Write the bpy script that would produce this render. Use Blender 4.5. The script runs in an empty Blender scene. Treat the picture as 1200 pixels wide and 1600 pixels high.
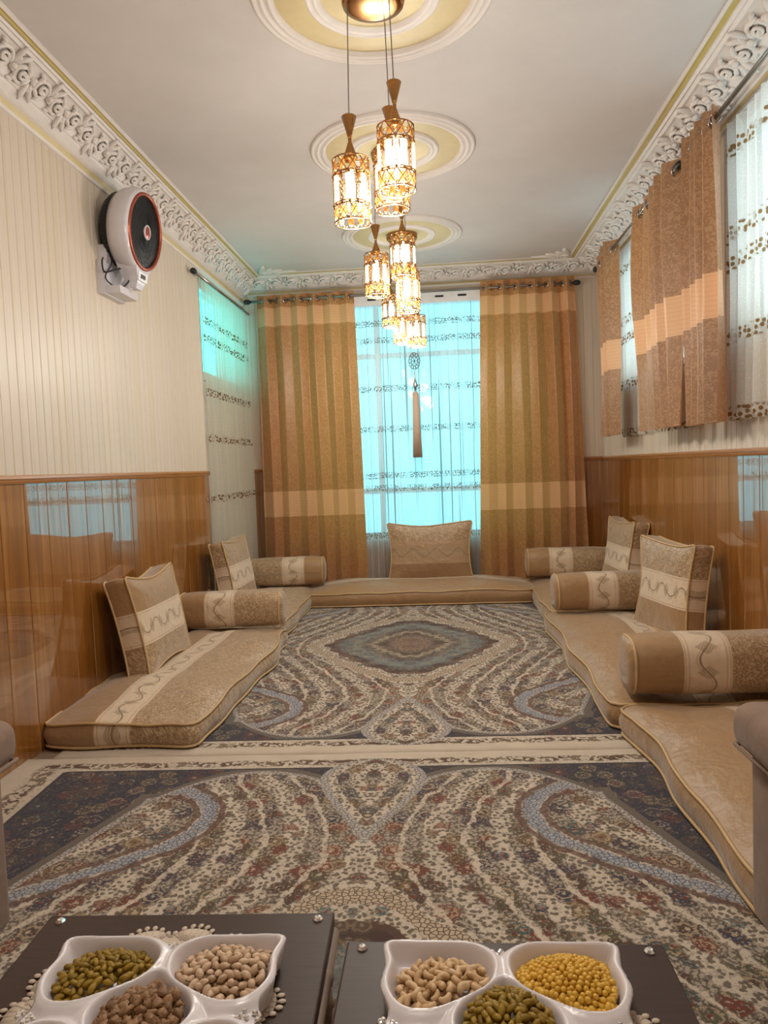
import bpy, bmesh, math, random
import numpy as np
from mathutils import Vector, Matrix, noise

random.seed(7)
PI = math.pi
scene = bpy.context.scene
COL = scene.collection

# ------------------------------------------------------------------ camera, light, exposure
F_PX, EYE = 1150.0, 1.21
VPX, VPY, ROLL = 685.0, 727.0, math.radians(2.2)


def camera_axes():
    dx, dy = VPX - 600, VPY - 800
    right = dx * math.cos(ROLL) - dy * math.sin(ROLL)
    down = dx * math.sin(ROLL) + dy * math.cos(ROLL)
    pitch = math.atan(-down / F_PX)
    yaw = math.atan(right * math.cos(pitch) / F_PX)
    cp, sp, cy, sy = math.cos(pitch), math.sin(pitch), math.cos(yaw), math.sin(yaw)
    fwd = Vector((-sy * cp, cy * cp, -sp))
    rt = Vector((cy, sy, 0))
    dn = -rt.cross(fwd)
    return rt * math.cos(ROLL) + dn * math.sin(ROLL), -rt * math.sin(ROLL) + dn * math.cos(ROLL), fwd


ax, ay, af = camera_axes()
cam_d = bpy.data.cameras.new('camera')
cam_d.sensor_fit = 'HORIZONTAL'
cam_d.sensor_width = 36.0
cam_d.lens = F_PX / 1200 * 36.0
cam_d.clip_start = 0.05
cam = bpy.data.objects.new('camera', cam_d)
COL.objects.link(cam)
M = Matrix.Identity(4)
for i, a in enumerate((ax, -ay, -af)):
    for k in range(3):
        M[k][i] = a[k]
M.translation = Vector((0, 0, EYE))
cam.matrix_world = M
scene.camera = cam

world = bpy.data.worlds.new('daylight')
scene.world = world
world.use_nodes = True
bg = world.node_tree.nodes['Background']
bg.inputs['Color'].default_value = (0.66, 0.89, 1.0, 1)
bg.inputs['Strength'].default_value = 3.2

LAMP_W = 12.0

vs = scene.view_settings
vs.view_transform = 'Standard'
vs.look = 'None'
vs.gamma = 1.0
vs.use_curve_mapping = False
vs.exposure = 0.22
scene.cycles.max_bounces = 8
scene.cycles.transparent_max_bounces = 16
scene.cycles.adaptive_threshold = 0.02
scene.cycles.caustics_reflective = False
scene.cycles.caustics_refractive = False
scene.cycles.sample_clamp_indirect = 6.0

XL, XR, YB, YF, ZC = -1.82, 1.55, 7.05, -1.6, 3.02
WAINS = 1.215


def portal(name, loc, rot, sx, sy):
    d = bpy.data.lights.new(name, 'AREA')
    d.shape = 'RECTANGLE'
    d.size, d.size_y = sx, sy
    d.cycles.is_portal = True
    o = bpy.data.objects.new(name, d)
    COL.objects.link(o)
    o.location = loc
    o.rotation_euler = rot
    return o


portal('portal_back', (-0.11, 7.2, 1.66), (-PI / 2, 0, 0), 2.32, 2.28)
portal('portal_right_far', (1.72, 5.45, 2.31), (0, PI / 2, 0), 1.0, 1.7)
portal('portal_right_near', (1.72, 3.05, 2.31), (0, PI / 2, 0), 1.0, 1.7)
portal('portal_transom', (-1.99, 6.35, 2.4), (0, -PI / 2, 0), 0.7, 1.2)

# ------------------------------------------------------------------ node helpers


def rgb(r, g, b):
    f = lambda v: ((v / 255 + 0.055) / 1.055) ** 2.4 if v > 10.3 else v / 255 / 12.92
    return (f(r), f(g), f(b), 1.0)


class S:
    def __init__(s, g, k):
        s.g, s.k = g, k

    def __add__(s, o): return s.g.m('ADD', s, o)
    def __radd__(s, o): return s.g.m('ADD', o, s)
    def __sub__(s, o): return s.g.m('SUBTRACT', s, o)
    def __rsub__(s, o): return s.g.m('SUBTRACT', o, s)
    def __mul__(s, o): return s.g.m('MULTIPLY', s, o)
    def __rmul__(s, o): return s.g.m('MULTIPLY', o, s)
    def __truediv__(s, o): return s.g.m('DIVIDE', s, o)
    def __lt__(s, o): return s.g.m('LESS_THAN', s, o)
    def __gt__(s, o): return s.g.m('GREATER_THAN', s, o)
    def abs(s): return s.g.m('ABSOLUTE', s)
    def sin(s): return s.g.m('SINE', s)
    def frac(s): return s.g.m('FRACT', s)
    def floor(s): return s.g.m('FLOOR', s)
    def sqrt(s): return s.g.m('SQRT', s)


class G:
    def __init__(g, name):
        g.mat = bpy.data.materials.new(name)
        g.mat.use_nodes = True
        g.nt = g.mat.node_tree
        g.nt.nodes.clear()
        g.out = g.nt.nodes.new('ShaderNodeOutputMaterial')

    def n(g, t): return g.nt.nodes.new(t)

    def put(g, sock, v):
        if isinstance(v, S):
            g.nt.links.new(v.k, sock)
        elif v is not None:
            sock.default_value = v

    def m(g, op, *a):
        n = g.n('ShaderNodeMath')
        n.operation = op
        for i, v in enumerate(a):
            g.put(n.inputs[i], v)
        return S(g, n.outputs[0])

    def mn(g, a, b): return g.m('MINIMUM', a, b)
    def mx(g, a, b): return g.m('MAXIMUM', a, b)

    def ss(g, lo, hi, x):
        n = g.n('ShaderNodeMapRange')
        n.interpolation_type = 'SMOOTHSTEP'
        g.put(n.inputs[0], x)
        n.inputs[1].default_value = lo
        n.inputs[2].default_value = hi
        return S(g, n.outputs[0])

    def attr(g, name):
        n = g.n('ShaderNodeAttribute')
        n.attribute_name = name
        return S(g, n.outputs['Vector'])

    def pos(g): return S(g, g.n('ShaderNodeNewGeometry').outputs['Position'])
    def objc(g): return S(g, g.n('ShaderNodeTexCoord').outputs['Object'])
    def rnd(g): return S(g, g.n('ShaderNodeObjectInfo').outputs['Random'])

    def sep(g, v):
        n = g.n('ShaderNodeSeparateXYZ')
        g.put(n.inputs[0], v)
        return [S(g, o) for o in n.outputs]

    def vec(g, x, y, z=0.0):
        n = g.n('ShaderNodeCombineXYZ')
        for i, v in enumerate((x, y, z)):
            g.put(n.inputs[i], v)
        return S(g, n.outputs[0])

    def noise(g, v, scale, detail=2.0, rough=0.5, dist=0.0):
        n = g.n('ShaderNodeTexNoise')
        g.put(n.inputs['Vector'], v)
        n.inputs['Scale'].default_value = scale
        n.inputs['Detail'].default_value = detail
        n.inputs['Roughness'].default_value = rough
        n.inputs['Distortion'].default_value = dist
        return S(g, n.outputs['Fac'])

    def vor(g, v, scale, feature='F1', rand=1.0, dims='2D'):
        n = g.n('ShaderNodeTexVoronoi')
        n.voronoi_dimensions = dims
        n.feature = feature
        g.put(n.inputs['Vector'], v)
        n.inputs['Scale'].default_value = scale
        n.inputs['Randomness'].default_value = rand
        return S(g, n.outputs['Distance']), (S(g, n.outputs['Color']) if feature != 'DISTANCE_TO_EDGE' else None)

    def mix(g, f, a, b):
        n = g.n('ShaderNodeMix')
        n.data_type = 'RGBA'
        g.put(n.inputs[0], f)
        g.put(n.inputs[6], a)
        g.put(n.inputs[7], b)
        return S(g, n.outputs[2])

    def ramp(g, f, stops, const=False):
        n = g.n('ShaderNodeValToRGB')
        g.put(n.inputs[0], f)
        r = n.color_ramp
        if const:
            r.interpolation = 'CONSTANT'
        while len(r.elements) > 1:
            r.elements.remove(r.elements[-1])
        r.elements[0].position, r.elements[0].color = stops[0]
        for p, c in stops[1:]:
            e = r.elements.new(p)
            e.color = c
        return S(g, n.outputs[0])

    def bump(g, h, strength=0.5, dist=0.01):
        n = g.n('ShaderNodeBump')
        g.put(n.inputs['Height'], h)
        n.inputs['Strength'].default_value = strength
        n.inputs['Distance'].default_value = dist
        return S(g, n.outputs[0])

    def principled(g, color, rough=0.5, metal=0.0, spec=0.5, normal=None, coat=0.0, coat_rough=0.05, sheen=0.0, trans=0.0, emit=None, estr=0.0):
        n = g.n('ShaderNodeBsdfPrincipled')
        g.put(n.inputs['Base Color'], color)
        g.put(n.inputs['Roughness'], rough)
        g.put(n.inputs['Metallic'], metal)
        g.put(n.inputs['Specular IOR Level'], spec)
        g.put(n.inputs['Normal'], normal)
        n.inputs['Coat Weight'].default_value = coat
        n.inputs['Coat Roughness'].default_value = coat_rough
        n.inputs['Sheen Weight'].default_value = sheen
        n.inputs['Transmission Weight'].default_value = trans
        if emit is not None:
            g.put(n.inputs['Emission Color'], emit)
            n.inputs['Emission Strength'].default_value = estr
        return S(g, n.outputs[0])

    def bsdf(g, t, color, rough=None, normal=None):
        n = g.n('ShaderNodeBsdf' + t)
        g.put(n.inputs['Color'], color)
        if rough is not None:
            n.inputs['Roughness'].default_value = rough
        if normal is not None:
            g.put(n.inputs['Normal'], normal)
        return S(g, n.outputs[0])

    def mixs(g, f, a, b):
        n = g.n('ShaderNodeMixShader')
        g.put(n.inputs[0], f)
        g.put(n.inputs[1], a)
        g.put(n.inputs[2], b)
        return S(g, n.outputs[0])

    def done(g, sh):
        g.nt.links.new(sh.k, g.out.inputs[0])
        return g.mat


def simple(name, color, rough=0.5, metal=0.0, **k):
    g = G(name)
    v = g.noise(g.pos(), 22.0, 3.0)
    c = g.mix(v, tuple(x * 0.92 for x in color[:3]) + (1,), tuple(min(1, x * 1.08) for x in color[:3]) + (1,))
    return g.done(g.principled(c, rough, metal, **k))


# ------------------------------------------------------------------ mesh helpers


class MB:
    def __init__(s):
        s.v, s.f = [], []

    def add(s, vs_, fs):
        o = len(s.v)
        s.v += [tuple(p) for p in vs_]
        s.f += [tuple(i + o for i in f) for f in fs]
        return s

    def box(s, x0, x1, y0, y1, z0, z1):
        return s.add([(x0, y0, z0), (x1, y0, z0), (x1, y1, z0), (x0, y1, z0), (x0, y0, z1), (x1, y0, z1), (x1, y1, z1), (x0, y1, z1)],
                     [(0, 3, 2, 1), (4, 5, 6, 7), (0, 1, 5, 4), (1, 2, 6, 5), (2, 3, 7, 6), (3, 0, 4, 7)])

    def tube(s, pts, r, n=6, closed=False, cap=True):
        pts = [Vector(p) for p in pts]
        N = len(pts)
        rr = r if isinstance(r, (list, tuple)) else [r] * N
        up = None
        vs_, fs = [], []
        for i in range(N):
            a = pts[(i - 1) % N] if (closed or i > 0) else pts[i]
            b = pts[(i + 1) % N] if (closed or i < N - 1) else pts[i]
            t = (b - a).normalized() if (b - a).length > 1e-9 else Vector((0, 0, 1))
            if up is None:
                up = Vector((0, 0, 1)) if abs(t.z) < 0.9 else Vector((1, 0, 0))
            u = (up - t * up.dot(t))
            u = u.normalized() if u.length > 1e-6 else t.orthogonal().normalized()
            w = t.cross(u)
            up = u
            for k in range(n):
                q = 2 * PI * k / n
                vs_.append(pts[i] + (u * math.cos(q) + w * math.sin(q)) * rr[i])
        for i in range(N if closed else N - 1):
            j = (i + 1) % N
            for k in range(n):
                fs.append((i * n + k, i * n + (k + 1) % n, j * n + (k + 1) % n, j * n + k))
        if cap and not closed:
            fs.append(tuple(range(n - 1, -1, -1)))
            fs.append(tuple((N - 1) * n + k for k in range(n)))
        return s.add(vs_, fs)

    def lathe(s, prof, n=24, M4=None, caps=False):
        vs_, fs = [], []
        for r, z in prof:
            for k in range(n):
                q = 2 * PI * k / n
                vs_.append(Vector((r * math.cos(q), r * math.sin(q), z)))
        for i in range(len(prof) - 1):
            for k in range(n):
                fs.append((i * n + k, i * n + (k + 1) % n, (i + 1) * n + (k + 1) % n, (i + 1) * n + k))
        if caps:
            fs.append(tuple(range(n - 1, -1, -1)))
            fs.append(tuple((len(prof) - 1) * n + k for k in range(n)))
        if M4 is not None:
            vs_ = [M4 @ p for p in vs_]
        return s.add(vs_, fs)

    def ellipsoid(s, c, rx, ry, rz, nu=8, nv=5, M4=None):
        vs_, fs = [], []
        for j in range(1, nv):
            t = PI * j / nv
            for i in range(nu):
                q = 2 * PI * i / nu
                vs_.append(Vector((rx * math.sin(t) * math.cos(q), ry * math.sin(t) * math.sin(q), rz * math.cos(t))))
        top, bot = len(vs_), len(vs_) + 1
        vs_ += [Vector((0, 0, rz)), Vector((0, 0, -rz))]
        for j in range(nv - 2):
            for i in range(nu):
                fs.append((j * nu + i, (j + 1) * nu + i, (j + 1) * nu + (i + 1) % nu, j * nu + (i + 1) % nu))
        for i in range(nu):
            fs.append((top, i, (i + 1) % nu))
            fs.append((bot, (nv - 2) * nu + (i + 1) % nu, (nv - 2) * nu + i))
        if M4 is not None:
            vs_ = [M4 @ p for p in vs_]
        c = Vector(c)
        return s.add([p + c for p in vs_], fs)

    def mesh(s, name='mesh', smooth=False):
        me = bpy.data.meshes.new(name)
        me.from_pydata(s.v, [], s.f)
        if smooth:
            me.shade_smooth()
        me.update()
        return me


def link(name, me, mat=None, parent=None, loc=None, rot=None, scale=None):
    o = bpy.data.objects.new(name, me)
    COL.objects.link(o)
    if mat is not None and me is not None and not me.materials:
        me.materials.append(mat)
    if parent is not None:
        o.parent = parent
    if loc is not None:
        o.location = loc
    if rot is not None:
        o.rotation_euler = rot
    if scale is not None:
        o.scale = scale
    return o


def part(name, mb, mat, parent, smooth=False, loc=None, rot=None):
    return link(name, mb.mesh(name, smooth), mat, parent, loc, rot)


def tag(o, label=None, cat=None, group=None, kind=None):
    if label: o['label'] = label
    if cat: o['category'] = cat
    if group: o['group'] = group
    if kind: o['kind'] = kind
    return o


def thing(name, label, cat, loc=(0, 0, 0), rot=(0, 0, 0), group=None, kind=None):
    o = bpy.data.objects.new(name, None)
    COL.objects.link(o)
    o.empty_display_size = 0.05
    o.location = loc
    o.rotation_euler = rot
    return tag(o, label, cat, group, kind)


def struct(name, mb, mat, label=None, smooth=False):
    o = link(name, mb.mesh(name, smooth), mat)
    o['kind'] = 'structure'
    if label: o['label'] = label
    return o


def set_vec(me, name, arr):
    a = me.attributes.new(name, 'FLOAT_VECTOR', 'POINT')
    a.data.foreach_set('vector', np.asarray(arr, dtype=np.float32).ravel())


# ------------------------------------------------------------------ materials


def mat_plaster():
    g = G('ceiling_plaster')
    p = g.pos()
    n = g.noise(p, 2.2, 4.0, 0.6)
    c = g.mix(n, rgb(196, 190, 187), rgb(216, 210, 207))
    return g.done(g.principled(c, 0.7, normal=g.bump(g.noise(p, 60, 2), 0.05, 0.002)))


M_CEIL = mat_plaster()
M_WHITE = simple('white_moulding', rgb(222, 214, 208), 0.55)
M_YELLOW = simple('pale_yellow_paint', rgb(208, 190, 142), 0.5)
M_GOLDLINE = simple('gold_paint', rgb(192, 172, 104), 0.4)


def mat_pvc():
    g = G('cream_pvc_panel')
    x, y, z = g.sep(g.pos())
    n = g.noise(g.vec(x * 90.0, y * 90.0, z * 2.0), 1.0, 3.0)
    lines = g.ss(0.45, 0.7, g.noise(g.vec((x + y) * 22.0, 0.3, 0.0), 1.0, 2.0))
    c = g.mix(n, rgb(202, 188, 172), rgb(220, 207, 192))
    c = g.mix(lines * 0.45, c, rgb(206, 186, 150))
    c = g.mix(g.rnd() * 0.12, c, rgb(180, 165, 150))
    return g.done(g.principled(c, 0.38, spec=0.4))


M_PVC = mat_pvc()


def mat_wood():
    g = G('glossy_oak_laminate')
    x, y, z = g.sep(g.pos())
    r = g.rnd() * 40.0
    h = x + y
    a = g.noise(g.vec(h * 26.0 + r, z * 0.9, r), 1.0, 5.0, 0.62, 0.6)
    b = g.noise(g.vec(h * 160.0 + r, z * 5.0, r), 1.0, 3.0, 0.6)
    t = a * 0.75 + b * 0.25
    c = g.ramp(t, [(0.28, rgb(100, 58, 18)), (0.5, rgb(146, 92, 36)), (0.72, rgb(182, 126, 60))])
    c = g.mix(g.rnd() * 0.18, c, rgb(118, 70, 26))
    sh = g.principled(c, 0.28, spec=0.5, coat=1.0, coat_rough=0.012)
    sh.k.node.inputs['Coat IOR'].default_value = 2.3
    return g.done(sh)


M_WOOD = mat_wood()


def mat_woodtrim():
    g = G('oak_cap_trim')
    x, y, z = g.sep(g.pos())
    a = g.noise(g.vec(x * 4.0, y * 4.0, z * 120.0), 1.0, 4.0)
    c = g.mix(a, rgb(140, 88, 44), rgb(182, 128, 74))
    return g.done(g.principled(c, 0.3, coat=0.5))


M_CAP = mat_woodtrim()
M_FLOOR = simple('floor_tile', rgb(150, 130, 110), 0.4)
M_PLAINWALL = simple('plain_wall', rgb(205, 190, 172), 0.7)
M_FRAME = simple('white_window_frame', rgb(225, 225, 225), 0.35)
M_GOLD = simple('polished_gold', rgb(172, 124, 74), 0.2, 1.0)
M_DARK = simple('black_plastic', rgb(14, 14, 18), 0.42)
M_GREYCORD = simple('grey_cord', rgb(120, 112, 105), 0.5)
M_FANWHITE = simple('white_glossy_plastic', rgb(205, 200, 205), 0.18)
M_COPPER = simple('copper_ring', rgb(158, 76, 54), 0.3, 0.5)
M_CHROME = simple('brushed_steel', rgb(170, 165, 160), 0.25, 1.0)


def mat_glass(name, tint):
    g = G(name)
    x, y, z = g.sep(g.pos())
    fac = g.noise(g.pos(), 1.5, 2.0) * 0.02 + 0.02
    t = g.bsdf('Transparent', tint)
    gl = g.bsdf('Glossy', (1, 1, 1, 1), 0.03)
    return g.done(g.mixs(fac, t, gl))


M_GLASS_BLUE = mat_glass('blue_tinted_glass', (0.47, 0.72, 0.74, 1))
M_GLASS = mat_glass('clear_glass', (0.95, 0.95, 0.93, 1))
M_GLASS_GREEN = mat_glass('green_tinted_glass', (0.30, 0.88, 0.84, 1))


def mat_crystal():
    g = G('crystal')
    c = g.mix(g.noise(g.pos(), 90.0, 1.0), (0.95, 0.86, 0.7, 1), (1, 0.96, 0.9, 1))
    a = g.mixs(0.45, g.bsdf('Transparent', c), g.bsdf('Translucent', c))
    return g.done(g.mixs(0.14, a, g.bsdf('Glossy', (1, 1, 1, 1), 0.05)))


M_CRYSTAL = mat_crystal()


def mat_amber():
    g = G('amber_bead')
    c = g.mix(g.noise(g.pos(), 140.0, 1.0), (0.62, 0.36, 0.12, 1), (0.85, 0.62, 0.34, 1))
    a = g.mixs(0.5, g.bsdf('Transparent', c), g.bsdf('Translucent', c))
    return g.done(g.mixs(0.25, a, g.bsdf('Glossy', (1, 0.85, 0.6, 1), 0.1)))


M_AMBER = mat_amber()


def mat_bulb():
    g = G('warm_bulb')
    e = g.n('ShaderNodeEmission')
    c = g.mix(g.noise(g.pos(), 30.0, 1.0), (1.0, 0.74, 0.44, 1), (1.0, 0.78, 0.5, 1))
    g.put(e.inputs['Color'], c)
    e.inputs['Strength'].default_value = 16.0
    return g.done(S(g, e.outputs[0]))


M_BULB = mat_bulb()


def mat_gem():
    g = G('rhinestone')
    c = g.mix(g.noise(g.pos(), 300.0, 1.0), (0.9, 0.9, 0.95, 1), (1, 1, 1, 1))
    return g.done(g.principled(c, 0.04, 0.9))


M_GEM = mat_gem()


def jacquard(g, u, v, sc=70.0):
    w = g.vec(u, v, 0.0)
    a = g.noise(w, sc, 2.0, 0.5, 2.2)
    return g.ss(0.49, 0.56, a)


def motif_band(g, s, t, tc, hw, ground):
    """cream band centred on t = tc, half width hw; s runs along it"""
    d = t - tc
    lam = 0.21
    ph = (s / lam).frac()
    wave = d - (ph * (2 * PI)).sin() * (hw * 0.34)
    line = 1.0 - g.ss(0.003, 0.006, wave.abs())
    gate = (ph - 0.5).abs()
    lines2 = 1.0 - g.ss(0.002, 0.005, (wave + 0.014).abs())
    dm = (((s / (lam / 2)) + 0.5).frac() - 0.5).abs() * (lam / 2) / (hw * 0.32) + (d.abs() - hw * 0.0) / (hw * 0.52)
    dia = 1.0 - g.ss(0.86, 1.0, dm)
    hatch = (((s * 0.8 + d) * 520.0).sin() > 0.1) * dia
    c = g.mix(dia * 0.55, ground, rgb(176, 152, 122))
    c = g.mix(hatch * 0.45, c, rgb(140, 112, 82))
    c = g.mix(line * 0.85, c, rgb(138, 110, 82))
    c = g.mix(lines2 * 0.3, c, rgb(150, 124, 96))
    edge = d.abs()
    stripes = ((edge * 420.0).sin() > 0.2) * (edge > hw * 0.74)
    return g.mix(stripes * 0.55, c, rgb(186, 148, 116))


def mat_fabric(name, tax, sax, t0, t1, flip=False, plain=rgb(160, 125, 86), sheen=0.35, crm=(rgb(206, 184, 156), rgb(224, 204, 178))):
    """upholstery: bands across coordinate tax, motif along sax of attribute 'rest'"""
    g = G(name)
    co = g.sep(g.attr('rest'))
    t, s = co[tax], co[sax]
    u, v = co[0], co[1]
    jq = jacquard(g, u + co[2] * 0.5, v + co[2] * 0.7)
    pn = g.noise(g.vec(u * 3.0, v * 160.0, co[2] * 160.0), 1.0, 3.0)
    fine = g.noise(g.attr('rest'), 420.0, 2.0)
    pl = g.mix(pn, tuple(c * 0.90 for c in plain[:3]) + (1,), tuple(c * 1.12 for c in plain[:3]) + (1,))
    jc = g.mix(jq, rgb(148, 118, 86), rgb(194, 168, 132))
    cream = g.mix(fine, crm[0], crm[1])
    band = motif_band(g, s, t, (t0 + t1) / 2, (t1 - t0) / 2, cream)
    lo, hi = (jc, pl) if flip else (pl, jc)
    c = g.mix(t > t0, lo, band)
    c = g.mix(t > t1, c, hi)
    h = g.noise(g.attr('rest'), 26.0, 3.0) * 0.6 + fine * 0.03 + jq * 0.02
    wr = g.noise(g.vec(u * 5.0, v * 5.0, co[2] * 5.0), 1.0, 2.0, 0.5, 1.5)
    return g.done(g.principled(c, 0.38, spec=0.45, sheen=sheen, normal=g.bump(h + wr * 1.2, 0.5, 0.016)))


M_PIPE = simple('cream_piping', rgb(196, 164, 118), 0.5)


def mat_curtain(name, bands, body=(rgb(170, 122, 76), rgb(206, 160, 110)), tr=0.30):
    """bands: list of (z_low, z_high) light bands, in world z"""
    g = G(name)
    u, v, w = g.sep(g.attr('rest'))
    x, y, z = g.sep(g.pos())
    jq = jacquard(g, u * 1.0, v * 0.8, 46.0)
    base = g.mix(jq * 0.8, body[0], body[1])
    base = g.mix(g.noise(g.vec(u * 400.0, v * 400.0), 1.0, 1.0) * 0.3, base, rgb(140, 100, 58))
    light = g.mix(((v * 260.0).sin() > 0.85) * 0.4, rgb(222, 178, 134), rgb(196, 150, 106))
    m = None
    for a, b in bands:
        k = (v > a) * (v < b)
        m = k if m is None else g.mx(m, k)
    c = g.mix(m, base, light)
    nrm = g.bump(g.noise(g.vec(u * 30.0, v * 30.0), 1.0, 3.0), 0.15, 0.01)
    d = g.principled(c, 0.38, spec=0.4, sheen=0.3, normal=nrm)
    t = g.bsdf('Translucent', g.mix(0.92, c, (1.0, 0.33, 0.06, 1)))
    return g.done(g.mixs(tr, d, t))


def mat_sheer(name, rows, alpha=0.62, dot=70.0, cluster=9.0, rowh=0.035, streak=0.1, dotc=rgb(120, 82, 42), basec=rgb(232, 232, 228)):
    g = G(name)
    u, v, w = g.sep(g.attr('rest'))
    speck = g.ss(0.56, 0.66, g.noise(g.vec(u * 130.0, v * 100.0), 1.0, 2.0))
    wob = g.noise(g.vec(u * 2.0, 0.0), 1.0, 1.0) * 0.02
    vv = v + wob
    m = None
    for z in rows:
        k = 1.0 - g.ss(rowh * 0.75, rowh, (vv - z).abs())
        m = k if m is None else g.mx(m, k)
    dd, _ = g.vor(g.vec(u, vv), dot, rand=0.75)
    cl = g.ss(0.36, 0.48, g.noise(g.vec(u * cluster, vv * cluster * 0.6), 1.0, 0.5))
    dots = (1.0 - g.ss(0.30, 0.42, dd)) * m * g.mx(cl, 0.5)
    c = g.mix(dots, basec, dotc)
    st = g.noise(g.vec(u * 26.0, v * 0.25), 1.0, 2.0, 0.6)
    st2 = g.ss(0.60, 0.68, g.noise(g.vec(u * 40.0 + 9.0, v * 0.3), 1.0, 1.0))
    a = alpha + speck * 0.14 + dots * 0.4 + (st - 0.5) * (2.0 * streak) + st2 * streak
    c = g.mix(st2 * (streak * 1.6), c, rgb(120, 130, 130))  # shade of the folds painted into the cloth colour as grey lines
    solid = g.mixs(0.55, g.bsdf('Diffuse', c), g.bsdf('Translucent', c))
    return g.done(g.mixs(g.mn(a, 0.97), g.bsdf('Transparent', (1, 1, 1, 1)), solid))


def mat_velvet():
    g = G('taupe_velvet')
    p = g.pos()
    n = g.noise(p, 9.0, 4.0, 0.6)
    c = g.mix(n, rgb(112, 90, 76), rgb(152, 126, 108))
    return g.done(g.principled(c, 0.8, spec=0.2, sheen=0.15, normal=g.bump(g.noise(p, 18.0, 3.0), 0.3, 0.015)))


M_VELVET = mat_velvet()


def mat_table():
    g = G('dark_wenge_laminate')
    x, y, z = g.sep(g.pos())
    n = g.noise(g.vec(x * 12.0, y * 160.0, z * 40.0), 1.0, 4.0)
    c = g.mix(n, rgb(50, 35, 29), rgb(68, 49, 41))
    return g.done(g.principled(c, 0.45, spec=0.3))


M_TABLE = mat_table()
M_POLE = simple('greyed_bamboo', rgb(138, 118, 104), 0.4)
M_TRAY = simple('white_plastic_tray', rgb(226, 218, 220), 0.25)
M_LACE = simple('cream_lace', rgb(196, 178, 160), 0.8)


def mat_food(name, a, b, sc=180.0, rough=0.45, trans=0.0, bump=0.3):
    g = G(name)
    n = g.noise(g.pos(), sc, 3.0, 0.6)
    t = n * 0.6 + g.rnd() * 0.45 - 0.03
    c = g.mix(t, a, b)
    sh = g.principled(c, rough, spec=0.45, normal=g.bump(g.noise(g.pos(), sc * 2.2, 2.0), bump, 0.002))
    if trans > 0:
        sh = g.mixs(trans, sh, g.bsdf('Translucent', c))
    return g.done(sh)


M_RAISIN = mat_food('green_raisin', rgb(128, 98, 22), rgb(206, 168, 62), trans=0.35)
M_PIST = mat_food('pistachio_shell', rgb(168, 132, 102), rgb(226, 196, 164))
M_KERNEL = mat_food('pistachio_kernel', rgb(84, 62, 44), rgb(120, 112, 60))
M_WALNUT = mat_food('walnut_kernel', rgb(96, 62, 36), rgb(176, 134, 92), 260.0, bump=0.7)
M_CASHEW = mat_food('cashew_kernel', rgb(184, 144, 100), rgb(222, 190, 146))
M_CHICK = mat_food('yellow_chickpea', rgb(196, 144, 36), rgb(232, 188, 74))
M_CANDY = mat_food('pink_candy', rgb(206, 160, 140), rgb(226, 190, 170))

# ------------------------------------------------------------------ room shell
WB = dict(x0=-1.27, x1=1.05, z0=0.52, z1=2.80)      # back window
WR = [(4.60, 6.20), (2.20, 3.88)]                   # right windows (y ranges)
WRZ = (1.80, 2.82)
DL = (5.70, 7.0, 2.78)                              # doorway on the left wall

struct('floor', MB().box(XL - 0.2, XR + 0.2, YF, YB + 0.2, -0.1, 0.0), M_FLOOR, 'tiled floor under the carpets')
ceiling = struct('ceiling', MB().box(XL - 0.2, XR + 0.2, YF, YB + 0.2, ZC, ZC + 0.1), M_CEIL, 'pale plaster ceiling with moulded cornice')

T = 0.2
b = MB()
b.box(XL - T, XL, YF, DL[0], 0, ZC)
b.box(XL - T, XL, DL[0], DL[1], DL[2], ZC)
b.box(XL - T, XL, DL[1], YB, 0, ZC)
wall_left = struct('wall_left', b, M_PLAINWALL, 'wall with cream panels above a glossy wood wainscot and a wall fan')
b = MB()
b.box(XL - T, WB['x0'], YB, YB + T, 0, ZC)
b.box(WB['x1'], XR + T, YB, YB + T, 0, ZC)
b.box(WB['x0'], WB['x1'], YB, YB + T, 0, WB['z0'])
b.box(WB['x0'], WB['x1'], YB, YB + T, WB['z1'], ZC)
wall_back = struct('wall_back', b, M_PLAINWALL, 'end wall with the large curtained window')
b = MB()
b.box(XR, XR + T, YF, YB, 0, WRZ[0])
b.box(XR, XR + T, YF, YB, WRZ[1], ZC)
b.box(XR, XR + T, YF, WR[1][0], WRZ[0], WRZ[1])
b.box(XR, XR + T, WR[1][1], WR[0][0], WRZ[0], WRZ[1])
b.box(XR, XR + T, WR[0][1], YB, WRZ[0], WRZ[1])
wall_right = struct('wall_right', b, M_PLAINWALL, 'wall with two high curtained windows above wood wainscot')
wall_front = struct('wall_front', MB().box(XL - T, XR + T, YF - T, YF, 0, ZC), M_PLAINWALL, 'plain wall closing the room')


def plank_mesh(w, h, th, grooves, name):
    """plank lying in x (width), z (height), proud towards -y by th"""
    g = 0.003
    prof = [(0.0012, 0.0), (0.0012, -th + 0.003), (0.004, -th)]
    for k in grooves:
        prof += [(k - g, -th), (k, -th + 0.004), (k + g, -th)]
    prof += [(w - 0.004, -th), (w - 0.0012, -th + 0.003), (w - 0.0012, 0.0)]
    n = len(prof)
    vs_ = [(x, y, 0) for x, y in prof] + [(x, y, h) for x, y in prof]
    fs = [(i, i + 1, n + i + 1, n + i) for i in range(n - 1)] + [tuple(range(n - 1, -1, -1)), tuple(range(n, 2 * n))]
    return MB().add(vs_, fs).mesh(name)


_pl = {}


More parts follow.
